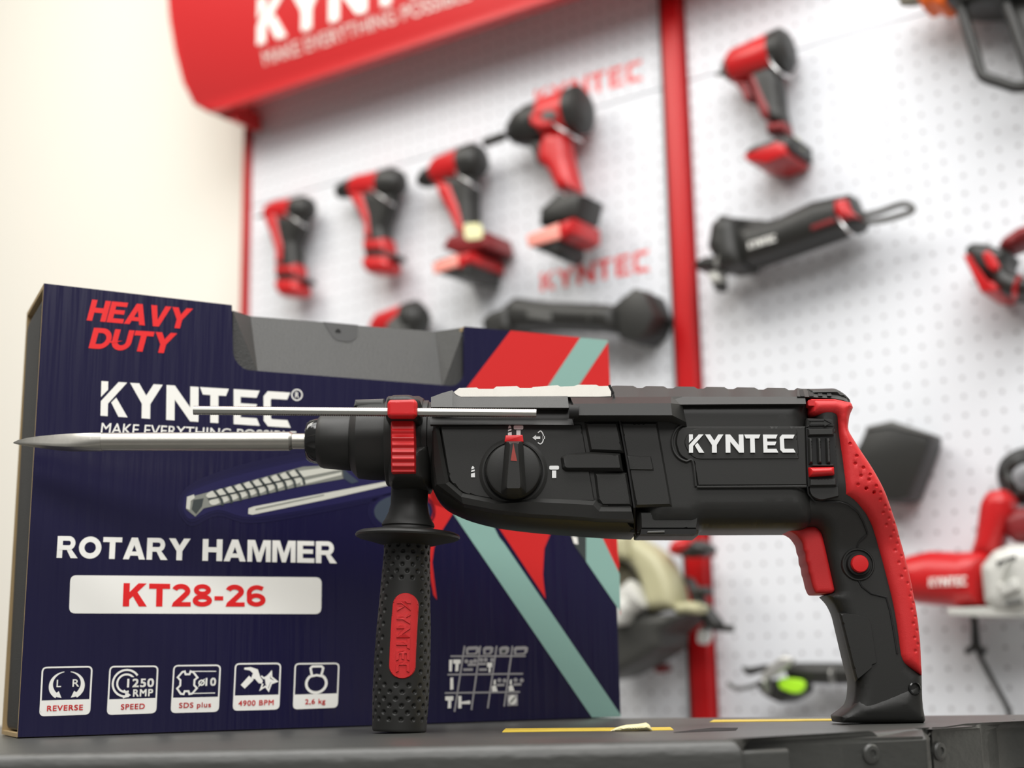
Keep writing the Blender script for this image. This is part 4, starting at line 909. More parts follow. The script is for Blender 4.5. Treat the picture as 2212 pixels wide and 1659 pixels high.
# --- main handle
hnd = fil([(1744, 866, 4), (1800, 866, 0), (1818, 905, 0), (1814, 935, 0), (1830, 1000, 0), (1845, 1060, 0), (1880, 1105, 0), (1905, 1160, 0), (1922, 1215, 0), (1938, 1280, 0), (1952, 1340, 0), (1960, 1400, 0), (1968, 1434, 0), (1990, 1456, 0), (1991, 1505, 0), (1993, 1530, 0), (1998, 1555, 3), (1995, 1561.5, 2),
           (1931, 1562.5, 0), (1818, 1561.5, 3), (1814, 1547, 3), (1836, 1530, 10), (1845, 1508, 16), (1847, 1474, 10), (1832, 1415, 0), (1811, 1326, 10), (1799, 1302, 10), (1783, 1286, 3), (1801, 1280, 4), (1773, 1150, 12), (1760, 1137, 8), (1690, 1144, 0), (1700, 1098, 0), (1745, 1060, 0)], 5)
zA, zB = HF.px(1800, 1190, -.02)[1], HF.px(1800, 1045, -.03)[1]
def flare(z, k):
    t = min(1, max(0, (z - zA) / (zB - zA))); return 1 + (k - 1) * t * t * (3 - 2 * t)
def hpw(pts, y, k):
    out = []
    for p in pts:
        a = HF.px(p[0], p[1], y); out.append(HF.px(p[0], p[1], y * flare(a[1], k)))
    return out
mb = MB(); mb.inflate(hpw(hnd, -.010, 1.9), .0185, .010, .009, h=.0026, warp=lambda z: flare(z, 1.9)); MHd = part('main_handle', mb, 'black', ham, smooth=45)
# flared foot, thicker than the grip, flat on the bench
ft = fil([(1814, 1547, 3), (1838, 1530, 20), (1852, 1512, 0), (1900, 1496, 30), (1960, 1470, 20), (1990, 1475, 0), (1993, 1530, 0), (1998, 1555, 3), (1995, 1561.5, 2), (1818, 1561.5, 3)], 6)
mb = MB(); mb.inflate(hp(ft, -.013), .0203, .0135, .016, h=.0022); part('handle_foot', mb, 'black', MHd, smooth=45)
ov = fil([(1745, 863, 3), (1800, 863, 0), (1836, 871, 6), (1841, 883, 3), (1833, 900, 8), (1829, 930, 10), (1853, 969, 0), (1884, 1015, 20), (1911, 1065, 20), (1934, 1130, 20), (1953, 1200, 20), (1966, 1250, 20), (1981, 1332, 20), (1987, 1390, 10), (1989, 1436, 0), (1990.5, 1459, 0), (1948, 1432, 8), (1941.5, 1416, 4), (1935, 1365, 10), (1925, 1302, 20), (1908, 1236, 20), (1892, 1176, 20), (1879, 1136, 12), (1862, 1110, 12), (1839, 1087, 10), (1816, 1075, 3), (1811, 1004, 6), (1805, 927, 0), (1800, 902, 6), (1752, 901.5, 4), (1745.5, 896, 3)], 5)
dz_ = []
z3 = lambda x, y: (1600 + x / 3.0156, 1050 + y / 3.0156); z8 = lambda x, y: (1700 + x / 5.72, 820 + y / 5.72)
dpx = [z8(*p) for p in ((775, 795), (858, 945), (840, 1040), (940, 1090), (910, 1190), (1010, 1240), (1025, 1175), (875, 1300), (975, 1345), (1100, 1315), (1075, 1390))] + \
      [z3(*p) for p in ((818, 15), (868, 42), (912, 40), (910, 88), (942, 128), (975, 155), (928, 172), (966, 210), (1002, 240), (948, 253), (996, 292), (1030, 330), (976, 333), (1020, 374), (1005, 418), (1048, 455), (1030, 498), (1070, 542), (1047, 590), (1088, 632), (1115, 680), (1104, 718), (1128, 760), (1114, 805), (1140, 850), (1125, 895), (1150, 940), (1132, 988), (1156, 1030), (1138, 1075))]
for x, y in dpx: a, b = hpw([(x, y)], -.0205, 1.78)[0]; dz_.append((a, b, .00115, .0008))
mb = MB(); mb.inflate(hpw(ov, -.0155, 1.78), .0212, .0160, .0060, h=.0024, dimples=dz_, warp=lambda z: flare(z, 1.78)); ovm = part('grip_overmould', mb, 'redsoft', MHd, smooth=60, label='red dimpled rubber overmould')
# the brighter upper bead of the overmould, and its end bead
mb = MB(); mb.inflate(hp(fil([(1746, 864, 2), (1800, 864, 0), (1834, 872, 4), (1840, 882, 2), (1790, 877, 0), (1746, 876, 2)], 4), -.036), .0035, 0, .003, prof='chamf', back=-.01, h=.002, y0=-.036); part('overmould_bead', mb, 'redsoft', ovm)
# rear end cap with vents
cap = fil([(1738, 842, 0), (1800, 840, 8), (1823, 853, 10), (1840, 874, 4), (1740, 868, 0)], 5)
mb = MB(); mb.inflate(hp(cap, -.016), .0325, .016, .013, h=.002); capo = part('end_cap', mb, 'black2', mh, smooth=45)
mb = MB(); strip(mb, [(1722, 839.5), (1745, 840), (1775, 840), (1797, 841), (1812, 847), (1826, 857)], -.019, [(1722, 856.5), (1745, 857.5), (1775, 859), (1803, 861), (1820, 864), (1834, 869)], -.0335); part('vent_hood', mb, 'black2', capo, smooth=20)
for i in range(4):
    x = 1726 + i * 19.5; mb = MB(); strip(mb, [(x, 841.5), (x + 9, 841.5)], -.0205, [(x + 3, 855.5), (x + 12.5, 855.5)], -.0333, .004); part('vent_slot_shade', mb, 'dark', capo, smooth=0)  # dark strips on the hood painting the shade of the slots
# --- switch window
plate('switch_frame', fil([(1741, 903, 0), (1800, 905, 4), (1805, 930, 0), (1812, 1074, 4), (1770, 1084, 14), (1750, 1074, 12), (1745, 1060, 0)], 4), -.0335, .0025, .0008, 'black', mh)
plate('arrow_plate', fil([(1742, 905, 2), (1797, 905, 5), (1802, 922, 2), (1741, 923, 0)], 3), -.0355, .0016, .0006, 'black2', mh)
mb = MB(); mb.tube([H3(x, y, -.0372) for x, y in ((1748, 909), (1780, 909), (1780, 906.5), (1795, 914), (1781, 921), (1780, 917), (1748, 917))], .0004, 6); part('arrow_mark', mb, 'dark', mh)
mb = MB(); mb.prism(hp([(1741, 924), (1801, 924), (1811, 1050), (1745, 1050)], -.036), -.0362, -.03); part('switch_recess_shade', mb, 'dark', mh)  # solid dark block, shade of the recess put into its colour
mb = MB()
for x in (1744, 1763, 1782):
    mb.inflate(hp(fil([(x, 946, 2), (x + 10, 946, 2), (x + 12, 1004, 0), (x + 2, 1004, 0)], 2), -.0362), .0028, 0, .0009, prof='chamf', back=-.0355, h=.002, y0=-.0362)
mb.inflate(hp([(1743, 926), (1800, 925), (1801, 942), (1744, 943)], -.0362), .002, 0, .001, prof='chamf', back=-.0355, h=.002, y0=-.0362)
mb.inflate(hp([(1750, 1002), (1802, 1002), (1803, 1010), (1751, 1010)], -.0362), .002, 0, .001, prof='chamf', back=-.0355, h=.002, y0=-.0362)
mb.inflate(hp([(1747, 1034), (1806, 1032), (1807, 1051), (1746, 1052)], -.0362), .0022, 0, .001, prof='chamf', back=-.0355, h=.002, y0=-.0362)
part('switch_drum', mb, 'black2', mh)
mb = MB(); mb.inflate(hp(fil([(1745, 1010, 2), (1801, 1009, 2), (1802, 1027, 3), (1747, 1031, 2)], 3), -.0365), .0045, 0, .003, prof='round', back=-.034, h=.0015, y0=-.0365); part('reverse_lever', mb, 'red', mh, label='red reversing lever')
# --- trigger and lock button
tg = fil([(1691, 1145, 2), (1723, 1140, 10), (1760, 1136, 8), (1773, 1150, 8), (1801, 1277, 6), (1794, 1283, 5), (1759, 1283, 5), (1752, 1268, 8), (1747, 1245, 3), (1744, 1238, 3), (1742, 1222, 3), (1738, 1214, 3), (1737, 1197, 3), (1733, 1190, 3), (1731, 1174, 14), (1718, 1156, 12), (1704, 1149, 6)], 4)
mb = MB(); mb.inflate(hp(tg, -.008), .0138, .011, .003, h=.0018); part('trigger', mb, 'redsoft', MHd, smooth=45, label='red trigger')
bc3 = Vector(H3(1852.5, 1219.5, -.0175)); pb_ = 26 / abs(HF.px(1878.5, 1219.5, -.0175)[0] - HF.px(1852.5, 1219.5, -.0175)[0])
mb = MB(); mb.lathe(bc3 + Vector((0, .002, 0)), bc3 + Vector((0, -1, 0)), [(0, 37 / pb_), (.0025, 37 / pb_), (.0042, 34 / pb_), (.0042, 31.5 / pb_), (.0022, 30.5 / pb_), (.0020, 12 / pb_)], 48); lb_ = part('lock_button_ring', mb, 'black', MHd)
mb = MB(); mb.lathe(bc3 + Vector((0, .001, 0)), bc3 + Vector((0, -1, 0)), [(0, 25.5 / pb_), (.0045, 25.5 / pb_), (.0055, 24 / pb_), (.0055, 20 / pb_)], 48); part('button_collar', mb, 'dark', lb_)
mb = MB(); mb.lathe(bc3, bc3 + Vector((0, -1, 0)), [(0, 18.8 / pb_), (.0062, 18.8 / pb_), (.0072, 17 / pb_), (.0074, 10 / pb_), (.0074, .0001)], 40); part('lock_button', mb, 'red', lb_, label='red lock button')
# dark tubes for groove shade, and panel on the handle
mb = MB()
for L_ in ([z3(435, 0), z3(440, 50), z3(480, 98), z3(560, 104), z3(650, 106), z3(700, 122), z3(765, 172), z3(800, 235), z3(824, 300), z3(822, 318), z3(768, 366), z3(755, 410)], [z3(765, 610), z3(790, 655), z3(850, 700), z3(948, 725), z3(975, 820), z3(1000, 960), z3(1020, 1090)]):
    yy = [-.0182] * len(L_)
    yy = [-.0187 * flare(H3(x, y, -.02)[2], 1.9) for x, y in L_]
    mb.tube([H3(x, y, d) for (x, y), d in zip(L_, yy)], .0006, 6)
part('shell_seam', mb, 'dark', MHd)
pl = fil([z3(641, 826) + (0,), z3(740, 832) + (2,), z3(832, 855) + (4,), z3(850, 890) + (4,), z3(888, 1150) + (4,), z3(850, 1192) + (2,), z3(752, 1272) + (0,), z3(715, 1125) + (0,)], 3)
plate('grip_panel', pl, -.0172, .0022, .0008, 'black', MHd, h=.0025)
pc = Vector(H3(1973, 1487, -.0170)); mb = MB(); mb.lathe(pc, pc + Vector((.25, -1, 0)), [(0, .004), (.0022, .004), (.0026, .0033), (.0004, .0029), (.0004, .0001)], 24); part('foot_screw', mb, 'gloss', MHd)

# ================================================================== the tools on the display rack
def WP(pts, v): return [WF.px(p[0], p[1], -v) for p in pts]
def build_tool(name, label, cat, anchor, spec, group=None):
    """spec rows: (part, material, kind, ...); depths v are metres out from the boards"""
    u, z = WF.px(*anchor, -.002); t = thing(name, label, cat, WF, (u, -.002, z), group); made = {}
    for row in spec:
        nm, m, kind, *a = row; mb = MB(); par = t; sm = 40
        if '>' in nm: pn, nm = nm.split('>'); par = made[pn]
        items = a[0] if kind == 'M' else [(kind, *a)]
        for it in items:
            k, *b = it
            if k == 'P':                         # swollen profile: pts, v centre, half thickness, rounding
                pts, v, hw, r = b; mb.inflate(WP(fil([p if len(p) > 2 else (*p, 3) for p in pts], 4), v), hw, max(hw - r, .001), r, h=max(.004, r * .6), y0=-v)
            elif k == 'B':                       # straight block: pts, front, back, bevel
                pts, vf, vb, bv = b; mb.prism(WP(pts, vf), -vf, -vb, bv); sm = 30
            elif k == 'L':                       # turned body: p0, p1, v, [(fraction, radius mm)]
                p0, p1, v, prof = b; q0, q1 = Vector(WF.p3(*p0, -v)), Vector(WF.p3(*p1, -v)); L = (q1 - q0).length
                mb.lathe(q0, q1, [(f * L, r / 1000) for f, r in prof], 32)
            elif k == 'T':                       # bar or wire: pts(px), v or list, radius mm
                pts, v, r = b; vl = v if isinstance(v, (list, tuple)) else [v] * len(pts)
                mb.tube([WF.p3(x, y, -vv) for (x, y), vv in zip(pts, vl)], r / 1000, 10)
            elif k == 'S':                       # flat lettering: quad corners, v
                q, v, text = b
                for p in quad(logo() if text is None else text, *[WF.px(x, y, -v) for x, y in q]): mb.flat(p, -v)
                sm = 0
        made[nm] = part(nm, mb, m, par, smooth=sm)
    return t
def hook(pts, vs, tool):
    P = spl([WF.p3(x, y, -v) for (x, y), v in zip(pts, vs)], 5); mb = MB(); mb.tube(P, .0022, 8)
    part('hanging_wire', mb, 'hook', tool, smooth=60, label='thin bright wire loop')
o3 = lambda x, y: (540 + x / 5.183, 340 + y / 5.183)
def O(*pts): return [(*o3(p[0], p[1]), *p[2:]) for p in pts]
V = .040
tool = build_tool('cordless_screwdriver', 'smallest black and red cordless drill, nearest the left edge post of the rack', 'drill', (612, 640), [
    ('motor_housing', 'tred', 'L', o3(205, 625), o3(520, 590), V, [(0, 10), (.04, 17), (.3, 22), (1, 24)]),
    ('rear_cap', 'tblack', 'L', o3(520, 590), o3(690, 570), V, [(0, 24.5), (.5, 25), (.85, 20), (1, 12)]),
    ('screw_bit', 'tgrey', 'L', o3(70, 668), o3(215, 630), V, [(0, 2.5), (.6, 3), (.62, 6), (1, 8)]),
    ('handle', 'tblack', 'P', O((330, 640), (640, 700), (630, 800), (545, 960), (560, 1120), (590, 1400), (350, 1400), (345, 1100), (300, 950), (240, 760)), V, .019, .012),
    ('front_stripe', 'tred', 'P', O((215, 620), (360, 640), (400, 850), (440, 1000), (430, 1210), (335, 1210), (340, 1080), (290, 900), (225, 740)), V + .004, .018, .01),
    ('battery', 'tred', 'M', [('P', O((340, 1210, 2), (575, 1205, 2), (585, 1345, 2), (345, 1350, 2)), V, .021, .012), ('P', O((345, 1385, 8), (600, 1380, 8), (632, 1480, 12), (600, 1565, 12), (390, 1570, 12), (345, 1470, 12)), V + .002, .024, .014)]),
    ('battery>release_band', 'tblack', 'B', O((338, 1348), (594, 1343), (600, 1388), (343, 1390)), V + .018, V - .018, .004)])
hook(O((460, 560), (380, 600), (520, 710), (640, 780)), (.002, .055, .071, .045), tool)
tool = build_tool('cordless_drill_driver', 'slim black and red cordless drill, second from the left edge post', 'drill', (822, 590), [
    ('chuck', 'tblack', 'L', o3(985, 385), o3(1165, 345), V, [(0, 9), (.1, 13), (.7, 17), (1, 19)]),
    ('motor_housing', 'tred', 'L', o3(1150, 348), o3(1510, 300), V, [(0, 17), (.2, 23), (1, 25)]),
    ('rear_cap', 'tblack', 'L', o3(1500, 302), o3(1715, 275), V, [(0, 26.5), (.5, 27.5), (.85, 21), (1, 12)]),
    ('handle', 'tblack', 'P', O((1280, 380), (1650, 440), (1600, 620), (1530, 800), (1575, 1000), (1600, 1150), (1340, 1150), (1330, 900), (1330, 760), (1200, 500)), V, .019, .012),
    ('front_stripe', 'tred', 'P', O((1165, 400), (1330, 420), (1400, 650), (1430, 930), (1325, 930), (1330, 780), (1270, 640), (1180, 490)), V + .004, .018, .01),
    ('battery', 'tred', 'M', [('P', O((1325, 930, 2), (1570, 920, 2), (1590, 1080, 2), (1335, 1085, 2)), V, .022, .012), ('P', O((1335, 1130, 8), (1605, 1120, 8), (1640, 1220, 14), (1600, 1315, 12), (1370, 1320, 12), (1320, 1220, 14)), V + .002, .025, .014)]),
    ('battery>release_band', 'tblack', 'B', O((1333, 1080), (1600, 1076), (1608, 1130), (1337, 1134)), V + .019, V - .019, .004)])
hook(O((1420, 270), (1330, 330), (1480, 450), (1620, 540)), (.002, .055, .072, .045), tool)
V = .045
tool = build_tool('impact_driver', 'red and black impact driver with battery, third from the left edge post', 'impact driver', (1005, 615), [
    ('nose', 'tblack', 'L', (905, 392), (948, 376), V, [(0, 8), (.3, 16), (1, 20)]),
    ('motor_housing', 'tred', 'L', (940, 375), (1005, 354), V, [(0, 20), (.2, 27), (1, 29)]),
    ('rear_cap', 'tblack', 'L', (1004, 354), (1043, 342), V, [(0, 30), (.6, 31), (.9, 24), (1, 14)]),
    ('handle', 'tblack', 'P', [(962, 385), (1030, 385), (1028, 440), (1030, 490), (1045, 520), (1000, 525), (985, 470)], V, .020, .012),
    ('front_stripe', 'tred', 'P', [(950, 395), (985, 400), (1005, 450), (1018, 505), (1000, 512), (980, 465), (958, 425)], V + .004, .019, .01),
    ('trigger', 'tdred', 'P', [(946, 396), (966, 402), (978, 440), (966, 436)], V, .009, .004),
    ('base_shoe', 'tdred', 'B', [(952, 535), (965, 510), (1000, 496), (1045, 498), (1052, 530), (985, 548)], .085, .004, .008),
    ('battery', 'tblack', 'B', [(938, 560), (990, 545), (1012, 553), (1010, 600), (940, 588)], .095, .004, .006),
    ('battery>battery_face', 'pink', 'B', [(934, 568), (990, 548), (990, 574), (936, 592)], .099, .093, .002),
    ('battery>battery_shell', 'tred', 'B', [(985, 550), (1012, 541), (1014, 562), (988, 582)], .1, .001, .006),
    ('hang_tag', 'tag', 'P', [(1002, 484, 8), (1040, 482, 10), (1044, 516, 10), (1006, 520, 10)], .086, .002, .001)])
hook([(1010, 350), (985, 372), (1015, 395), (1035, 408)], (.002, .07, .08, .05), tool)
o2 = lambda x, y: (1040 + x / 4.147, 180 + y / 4.147)
def O2(*pts): return [(*o2(p[0], p[1]), *p[2:]) for p in pts]
V = .055
tool = build_tool('hammer_drill', 'large red and black battery hammer drill beside the red post, with long bit', 'drill', (1215, 555), [
    ('drill_bit', 'tblack', 'L', o2(25, 535), o2(270, 450), V, [(0, 5), (.03, 8), (.7, 8), (.72, 5), (1, 6)]),
    ('chuck', 'tblack', 'L', o2(250, 455), o2(470, 370), V, [(0, 8), (.1, 18), (.5, 30), (1, 34)]),
    ('gearbox', 'tblack', 'L', o2(440, 380), o2(640, 310), V, [(0, 34), (1, 35)]),
    ('motor_housing', 'tred', 'L', o2(580, 325), o2(830, 255), V, [(0, 35.5), (.3, 37), (1, 38)]),
    ('rear_cap', 'tblack', 'L', o2(820, 258), o2(945, 222), V, [(0, 39), (.6, 40), (.9, 30), (1, 18)]),
    ('side_label', 'tgrey', 'P', O2((545, 265), (660, 225), (690, 270), (680, 315), (560, 345)), V + .031, .006, .003),
    ('side_plate', 'tred', 'P', O2((450, 290), (540, 240), (640, 230), (640, 400), (540, 420), (460, 380)), V + .026, .009, .005),
    ('handle', 'tred', 'P', O2((620, 440), (780, 470), (820, 700), (890, 980), (720, 985), (640, 800), (550, 720), (555, 600)), V, .024, .016),
    ('trigger', 'tblack', 'P', O2((430, 530), (570, 520), (560, 740), (530, 740), (480, 620)), V, .012, .006),
    ('base_shoe', 'tblack', 'B', O2((510, 1120), (560, 1075), (720, 1030), (760, 970), (900, 990), (850, 1200), (500, 1260)), .10, .03, .010),
    ('battery', 'tblack', 'B', O2((410, 1340), (690, 1250), (700, 1490), (640, 1550), (430, 1460)), .107, .03, .008),
    ('battery>battery_face', 'pink', 'B', O2((395, 1360), (690, 1245), (700, 1390), (415, 1470)), .112, .105, .003),
    ('battery>battery_shell', 'tred', 'B', O2((680, 1245), (800, 1195), (800, 1330), (690, 1395)), .115, .025, .008)])
hook(O2((720, 300), (640, 350), (760, 440), (900, 520)), (.002, .09, .10, .06), tool)
V = .045
tool = build_tool('drill_head_top', 'red and grey tool top just showing above the carton', 'power tool', (862, 720), [  # round top of a drill head, lower body unseen
    ('motor_housing', 'tred', 'L', (812, 712), (885, 692), V, [(0, 18), (.2, 27), (1, 30)]),
    ('rear_cap', 'tblack', 'L', (884, 692), (918, 684), V, [(0, 31), (.6, 31), (1, 16)]),
    ('side_plate', 'tgrey', 'P', [(838, 700), (862, 678), (872, 690), (868, 730), (840, 735)], V + .024, .006, .003),
    ('body', 'tblack', 'P', [(820, 715), (905, 705), (900, 800), (830, 810)], V, .03, .015)])
tool = build_tool('angle_polisher', 'black straight-bodied polisher with grey label, above the right half of the carton', 'polisher', (1230, 735), [
    ('body', 'tblack', 'P', [(1080, 690), (1126, 646, 6), (1165, 652), (1205, 656), (1325, 661), (1345, 670), (1345, 722), (1300, 716), (1200, 712), (1110, 716)], .05, .032, .02),
    ('gear_head', 'tblack', 'P', [(1064, 700, 4), (1078, 684, 4), (1120, 668, 4), (1125, 715, 4), (1100, 740, 4), (1070, 735, 4)], .05, .036, .012),
    ('battery', 'tblack', 'B', [(1322, 660), (1369, 622), (1390, 627), (1410, 678), (1395, 716), (1372, 736), (1338, 731)], .066, .002, .003),
    ('label_plate', 'tgrey', 'B', [(1138, 672), (1190, 678), (1190, 692), (1138, 686)], .0835, .078, .001),
    ('knob', 'tgrey', 'L', (1274, 688), (1275, 688.2), .0815, [(0, 5.5), (1, 5.5)])])
# ---- right-hand board
q2 = lambda x, y: (1400 + x / 2.3695, y / 2.3695)
def Q2(*pts): return [(*q2(p[0], p[1]), *p[2:]) for p in pts]
V = .045
tool = build_tool('impact_driver', 'red and black impact driver without battery, top of the right board', 'impact driver', (1660, 368), [
    ('nose', 'tgrey', 'L', q2(350, 385), q2(445, 350), V, [(0, 3), (.35, 4), (.4, 10), (.7, 20), (1, 24)]),
    ('motor_housing', 'tred', 'L', q2(430, 352), q2(660, 272), V, [(0, 23), (.12, 28), (.8, 31), (1, 32)]),
    ('rear_cap', 'tblack', 'L', q2(650, 275), q2(735, 246), V, [(0, 33), (.6, 34), (.9, 26), (1, 16)]),
    ('handle', 'tblack', 'P', Q2((540, 390), (660, 340), (690, 430), (700, 560), (720, 640), (640, 640), (590, 590), (550, 520)), V, .021, .013),
    ('front_stripe', 'tdred', 'P', Q2((530, 400), (575, 395), (620, 500), (655, 570), (640, 630), (600, 620), (570, 540)), V + .005, .018, .009),
    ('trigger', 'tdred', 'P', Q2((445, 425), (520, 425), (550, 500), (530, 535), (500, 520), (490, 480)), V, .010, .005),
    ('handle_collar', 'tdred', 'P', Q2((625, 645), (720, 635), (725, 690), (630, 700)), V, .022, .012),
    ('base_shoe', 'tblack', 'B', Q2((485, 775), (530, 740), (700, 690), (735, 690), (735, 760), (600, 800)), .08, .004, .008),
    ('base_rim', 'tred', 'B', Q2((478, 790), (600, 770), (640, 720), (700, 735), (705, 790), (600, 835), (500, 820)), .084, .003, .006),
    ('hang_tag', 'tag', 'B', Q2((730, 700), (765, 705), (790, 760), (775, 785), (735, 770)), .045, .04, .001)])
hook(Q2((640, 250), (615, 290), (670, 370), (735, 400)), (.002, .07, .08, .05), tool)
tool = build_tool('angle_grinder', 'long black angle grinder with white lettering and red rear collar', 'grinder', (1640, 600), [
    ('body', 'tblack', 'P', Q2((470, 1190), (700, 1130), (870, 1050), (1060, 1010), (1110, 1130), (1090, 1170), (900, 1240), (700, 1310), (520, 1370)), .055, .036, .022),
    ('gear_head', 'tblack', 'P', Q2((370, 1170), (420, 1120), (500, 1140), (530, 1380), (420, 1400), (350, 1290)), .055, .042, .02),
    ('top_fin', 'tblack', 'B', Q2((420, 1110), (640, 1130), (700, 1140), (480, 1190)), .07, .03, .004),
    ('spindle_guard', 'tblack', 'P', Q2((275, 1360), (330, 1330), (390, 1330), (400, 1390), (280, 1395)), .055, .03, .01),
    ('spindle', 'tlight', 'P', Q2((320, 1400), (380, 1385), (395, 1450), (335, 1455)), .06, .014, .006),
    ('spindle>spindle_nut', 'tblack', 'P', Q2((340, 1450), (395, 1445), (395, 1490), (355, 1495)), .06, .010, .004),
    ('head_screw', 'tlight', 'L', q2(359, 1336), q2(361, 1337), .090, [(0, 9), (.5, 9), (1, 7)]),
    ('grip_patch', 'tdred', 'P', Q2((830, 1130), (950, 1090), (970, 1140), (840, 1185)), .084, .006, .003),
    ('rear_collar', 'tred', 'P', Q2((980, 1050), (1040, 1035), (1060, 1090), (1090, 1120), (1010, 1150), (980, 1100)), .07, .028, .012),
    ('hanging_loop', 'tgrey', 'M', [('T', spl(Q2((1090, 1105), (1180, 1085), (1300, 1045), (1350, 1060), (1340, 1085), (1230, 1120), (1100, 1140)), 5), .055, 4.5)]),
    ('lettering', 'white', 'S', [q2(515, 1275), q2(655, 1232), q2(650, 1200), q2(512, 1240)], .092, None)])
hook(Q2((1010, 1060), (975, 1110), (1030, 1190), (1100, 1225)), (.002, .09, .10, .05), tool)
o5 = lambda x, y: (2040 + x / 6.913, 440 + y / 6.913)
def O5(*pts): return [(*o5(p[0], p[1]), *p[2:]) for p in pts]
tool = build_tool('cordless_saw', 'black tool with red base plate and red oval button at right edge', 'power tool', (2170, 640), [
    ('body', 'tblack', 'P', O5((390, 740), (500, 650), (700, 660), (860, 720), (1000, 740), (1060, 800), (1000, 930), (1060, 1080), (1250, 1150), (1400, 1200), (1400, 1420), (1050, 1440), (850, 1340), (780, 1200), (580, 1110), (470, 960)), .05, .035, .015),
    ('base_plate', 'tred', 'B', O5((260, 760), (370, 740), (570, 1130), (700, 1150), (800, 1250), (740, 1320), (530, 1310)), .09, .003, .004),
    ('side_button', 'tred', 'P', O5((570, 760), (660, 700), (760, 790), (840, 950), (760, 1030), (650, 950)), .085, .005, .003),
    ('handle_arm', 'tdred', 'P', O5((860, 690), (950, 560), (1150, 420), (1500, 300), (1500, 560), (1150, 680), (1000, 740)), .055, .03, .015),
    ('lock_knob', 'tred', 'L', o5(1085, 1245), o5(1090, 1246), .086, [(0, 16), (.7, 16), (1, 11)])])
V = .06
tool = build_tool('chainsaw', 'black and orange chainsaw with a D-shaped handle hanging at the top right corner', 'chainsaw', (2140, 20), [
    ('guide_nose', 'olive', 'P', [(1940, -16), (1990, -20), (1990, 9), (1945, 12)], V, .010, .005),
    ('motor_cover', 'orange', 'P', [(1982, -60), (2060, -60), (2058, 22, 4), (2040, 30), (2022, 20), (2004, 30), (1990, 5)], V, .03, .015),
    ('body', 'tblack', 'P', [(2052, -120), (2320, -120), (2320, 10), (2200, 12), (2160, 25), (2100, 28), (2062, 24)], V, .05, .02),
    ('front_handle', 'tblack', 'T', spl([(2074, 5), (2085, 45), (2103, 105), (2118, 155), (2130, 168), (2160, 178), (2195, 188), (2222, 184), (2228, 168), (2210, 110), (2190, 50), (2175, 10)], 4), .085, 7.5),
    ('side_cover', 'tgrey', 'B', [(2170, -40), (2330, -40), (2330, 150), (2212, 130), (2180, 30)], .075, .01, .008)])
tool = build_tool('black_tool_body', 'flat black slab-shaped tool part hanging behind the hammer handle, right board', 'tool part', (1935, 1085), [
    ('body', 'tblack', 'B', [(1835, 1000), (1868, 925), (1925, 911), (2008, 938), (2004, 962), (1962, 1075), (1938, 1083), (1860, 1078)], .06, .006, .006),
    ('rim', 'tgrey', 'B', [(1868, 922), (1925, 908), (2010, 936), (2007, 944), (1926, 918), (1870, 931)], .062, .02, .002)])
q6 = lambda x, y: (1900 + x / 2.337, 850 + y / 2.337)
def Q6(*pts): return [(*q6(p[0], p[1]), *p[2:]) for p in pts]
tool = build_tool('circular_saw', 'bright red corded saw with pale metal gear case, right of the hammer handle', 'power saw', (2090, 1335), [
    ('motor_housing', 'tred', 'P', Q6((120, 850, 6), (170, 825, 8), (280, 800, 8), (430, 806, 8), (560, 800, 4), (590, 830), (560, 1075, 4), (430, 1080), (200, 1062, 10), (140, 1000, 8)), .07, .048, .03),
    ('handle_post', 'tred', 'P', Q6((470, 830), (500, 740, 6), (525, 560, 8), (560, 500, 8), (640, 485, 8), (690, 540, 8), (680, 620, 6), (640, 720, 6), (600, 830)), .075, .028, .018),
    ('rear_grip', 'tdred', 'P', Q6((640, 640), (700, 590), (900, 560), (900, 740), (700, 755), (660, 720)), .07, .028, .015),
    ('gear_case', 'tlight', 'P', Q6((555, 880, 8), (620, 800, 8), (700, 770, 8), (900, 770), (900, 1100), (640, 1110, 8), (575, 1060, 8)), .085, .05, .02),
    ('gear_boss', 'tlight', 'M', [('L', q6(640, 900), q6(644, 901), .138, [(0, 14), (1, 14)]), ('P', Q6((600, 960, 6), (700, 930, 6), (720, 990, 6), (620, 1030, 6)), .134, .008, .004)]),
    ('gear_slot_shade', 'tgrey', 'P', Q6((590, 850, 3), (690, 815, 3), (694, 830, 3), (596, 868, 3)), .133, .006, .003),  # raised grey plates, slot shadow put into their colour
    ('gear_slot_shade', 'tgrey', 'P', Q6((640, 1050, 3), (720, 1035, 3), (722, 1060, 3), (644, 1075, 3)), .133, .006, .003),
    ('base_plate', 'tlight', 'B', Q6((340, 1085), (560, 1075), (900, 1090), (900, 1125), (560, 1125), (345, 1118)), .125, .01, .002),
    ('lettering', 'white', 'S', [q6(250, 975), q6(440, 968), q6(440, 922), q6(250, 930)], .1192, None)])
mb = MB(); cc = q6(730, 420)
pts = []
for k in range(6 * 28):
    a = 2 * math.pi * k / 28; r = (1.0, .86, 1.05, .74, .95, .62)[k // 28] * (1 - (k % 28) / 28) + (.86, 1.05, .74, .95, .62, .7)[k // 28] * (k % 28) / 28 + .02 * math.sin(k * .9); pts.append((cc[0] + math.cos(a) * 52 * r, cc[1] + math.sin(a) * 54 * r, .02 + .009 * (k // 28) + .004 * math.sin(k)))
mb.tube([WF.p3(x, y, -v) for x, y, v in pts], .0052, 8); cu, czz = WF.px(*cc, 0)
part('cable_coil', mb, 'tblack', tool, smooth=60, label='coiled black cable')
mb = MB(); pts = spl(Q6((470, 1118), (478, 1190), (482, 1260), (505, 1320), (545, 1400), (600, 1500), (650, 1600), (690, 1760)), 5)
mb.tube([WF.p3(x, y, -.02) for x, y in pts], .0035, 8)
ct = part('power_cord', mb, 'tblack', tool, smooth=60, label='black power cord')
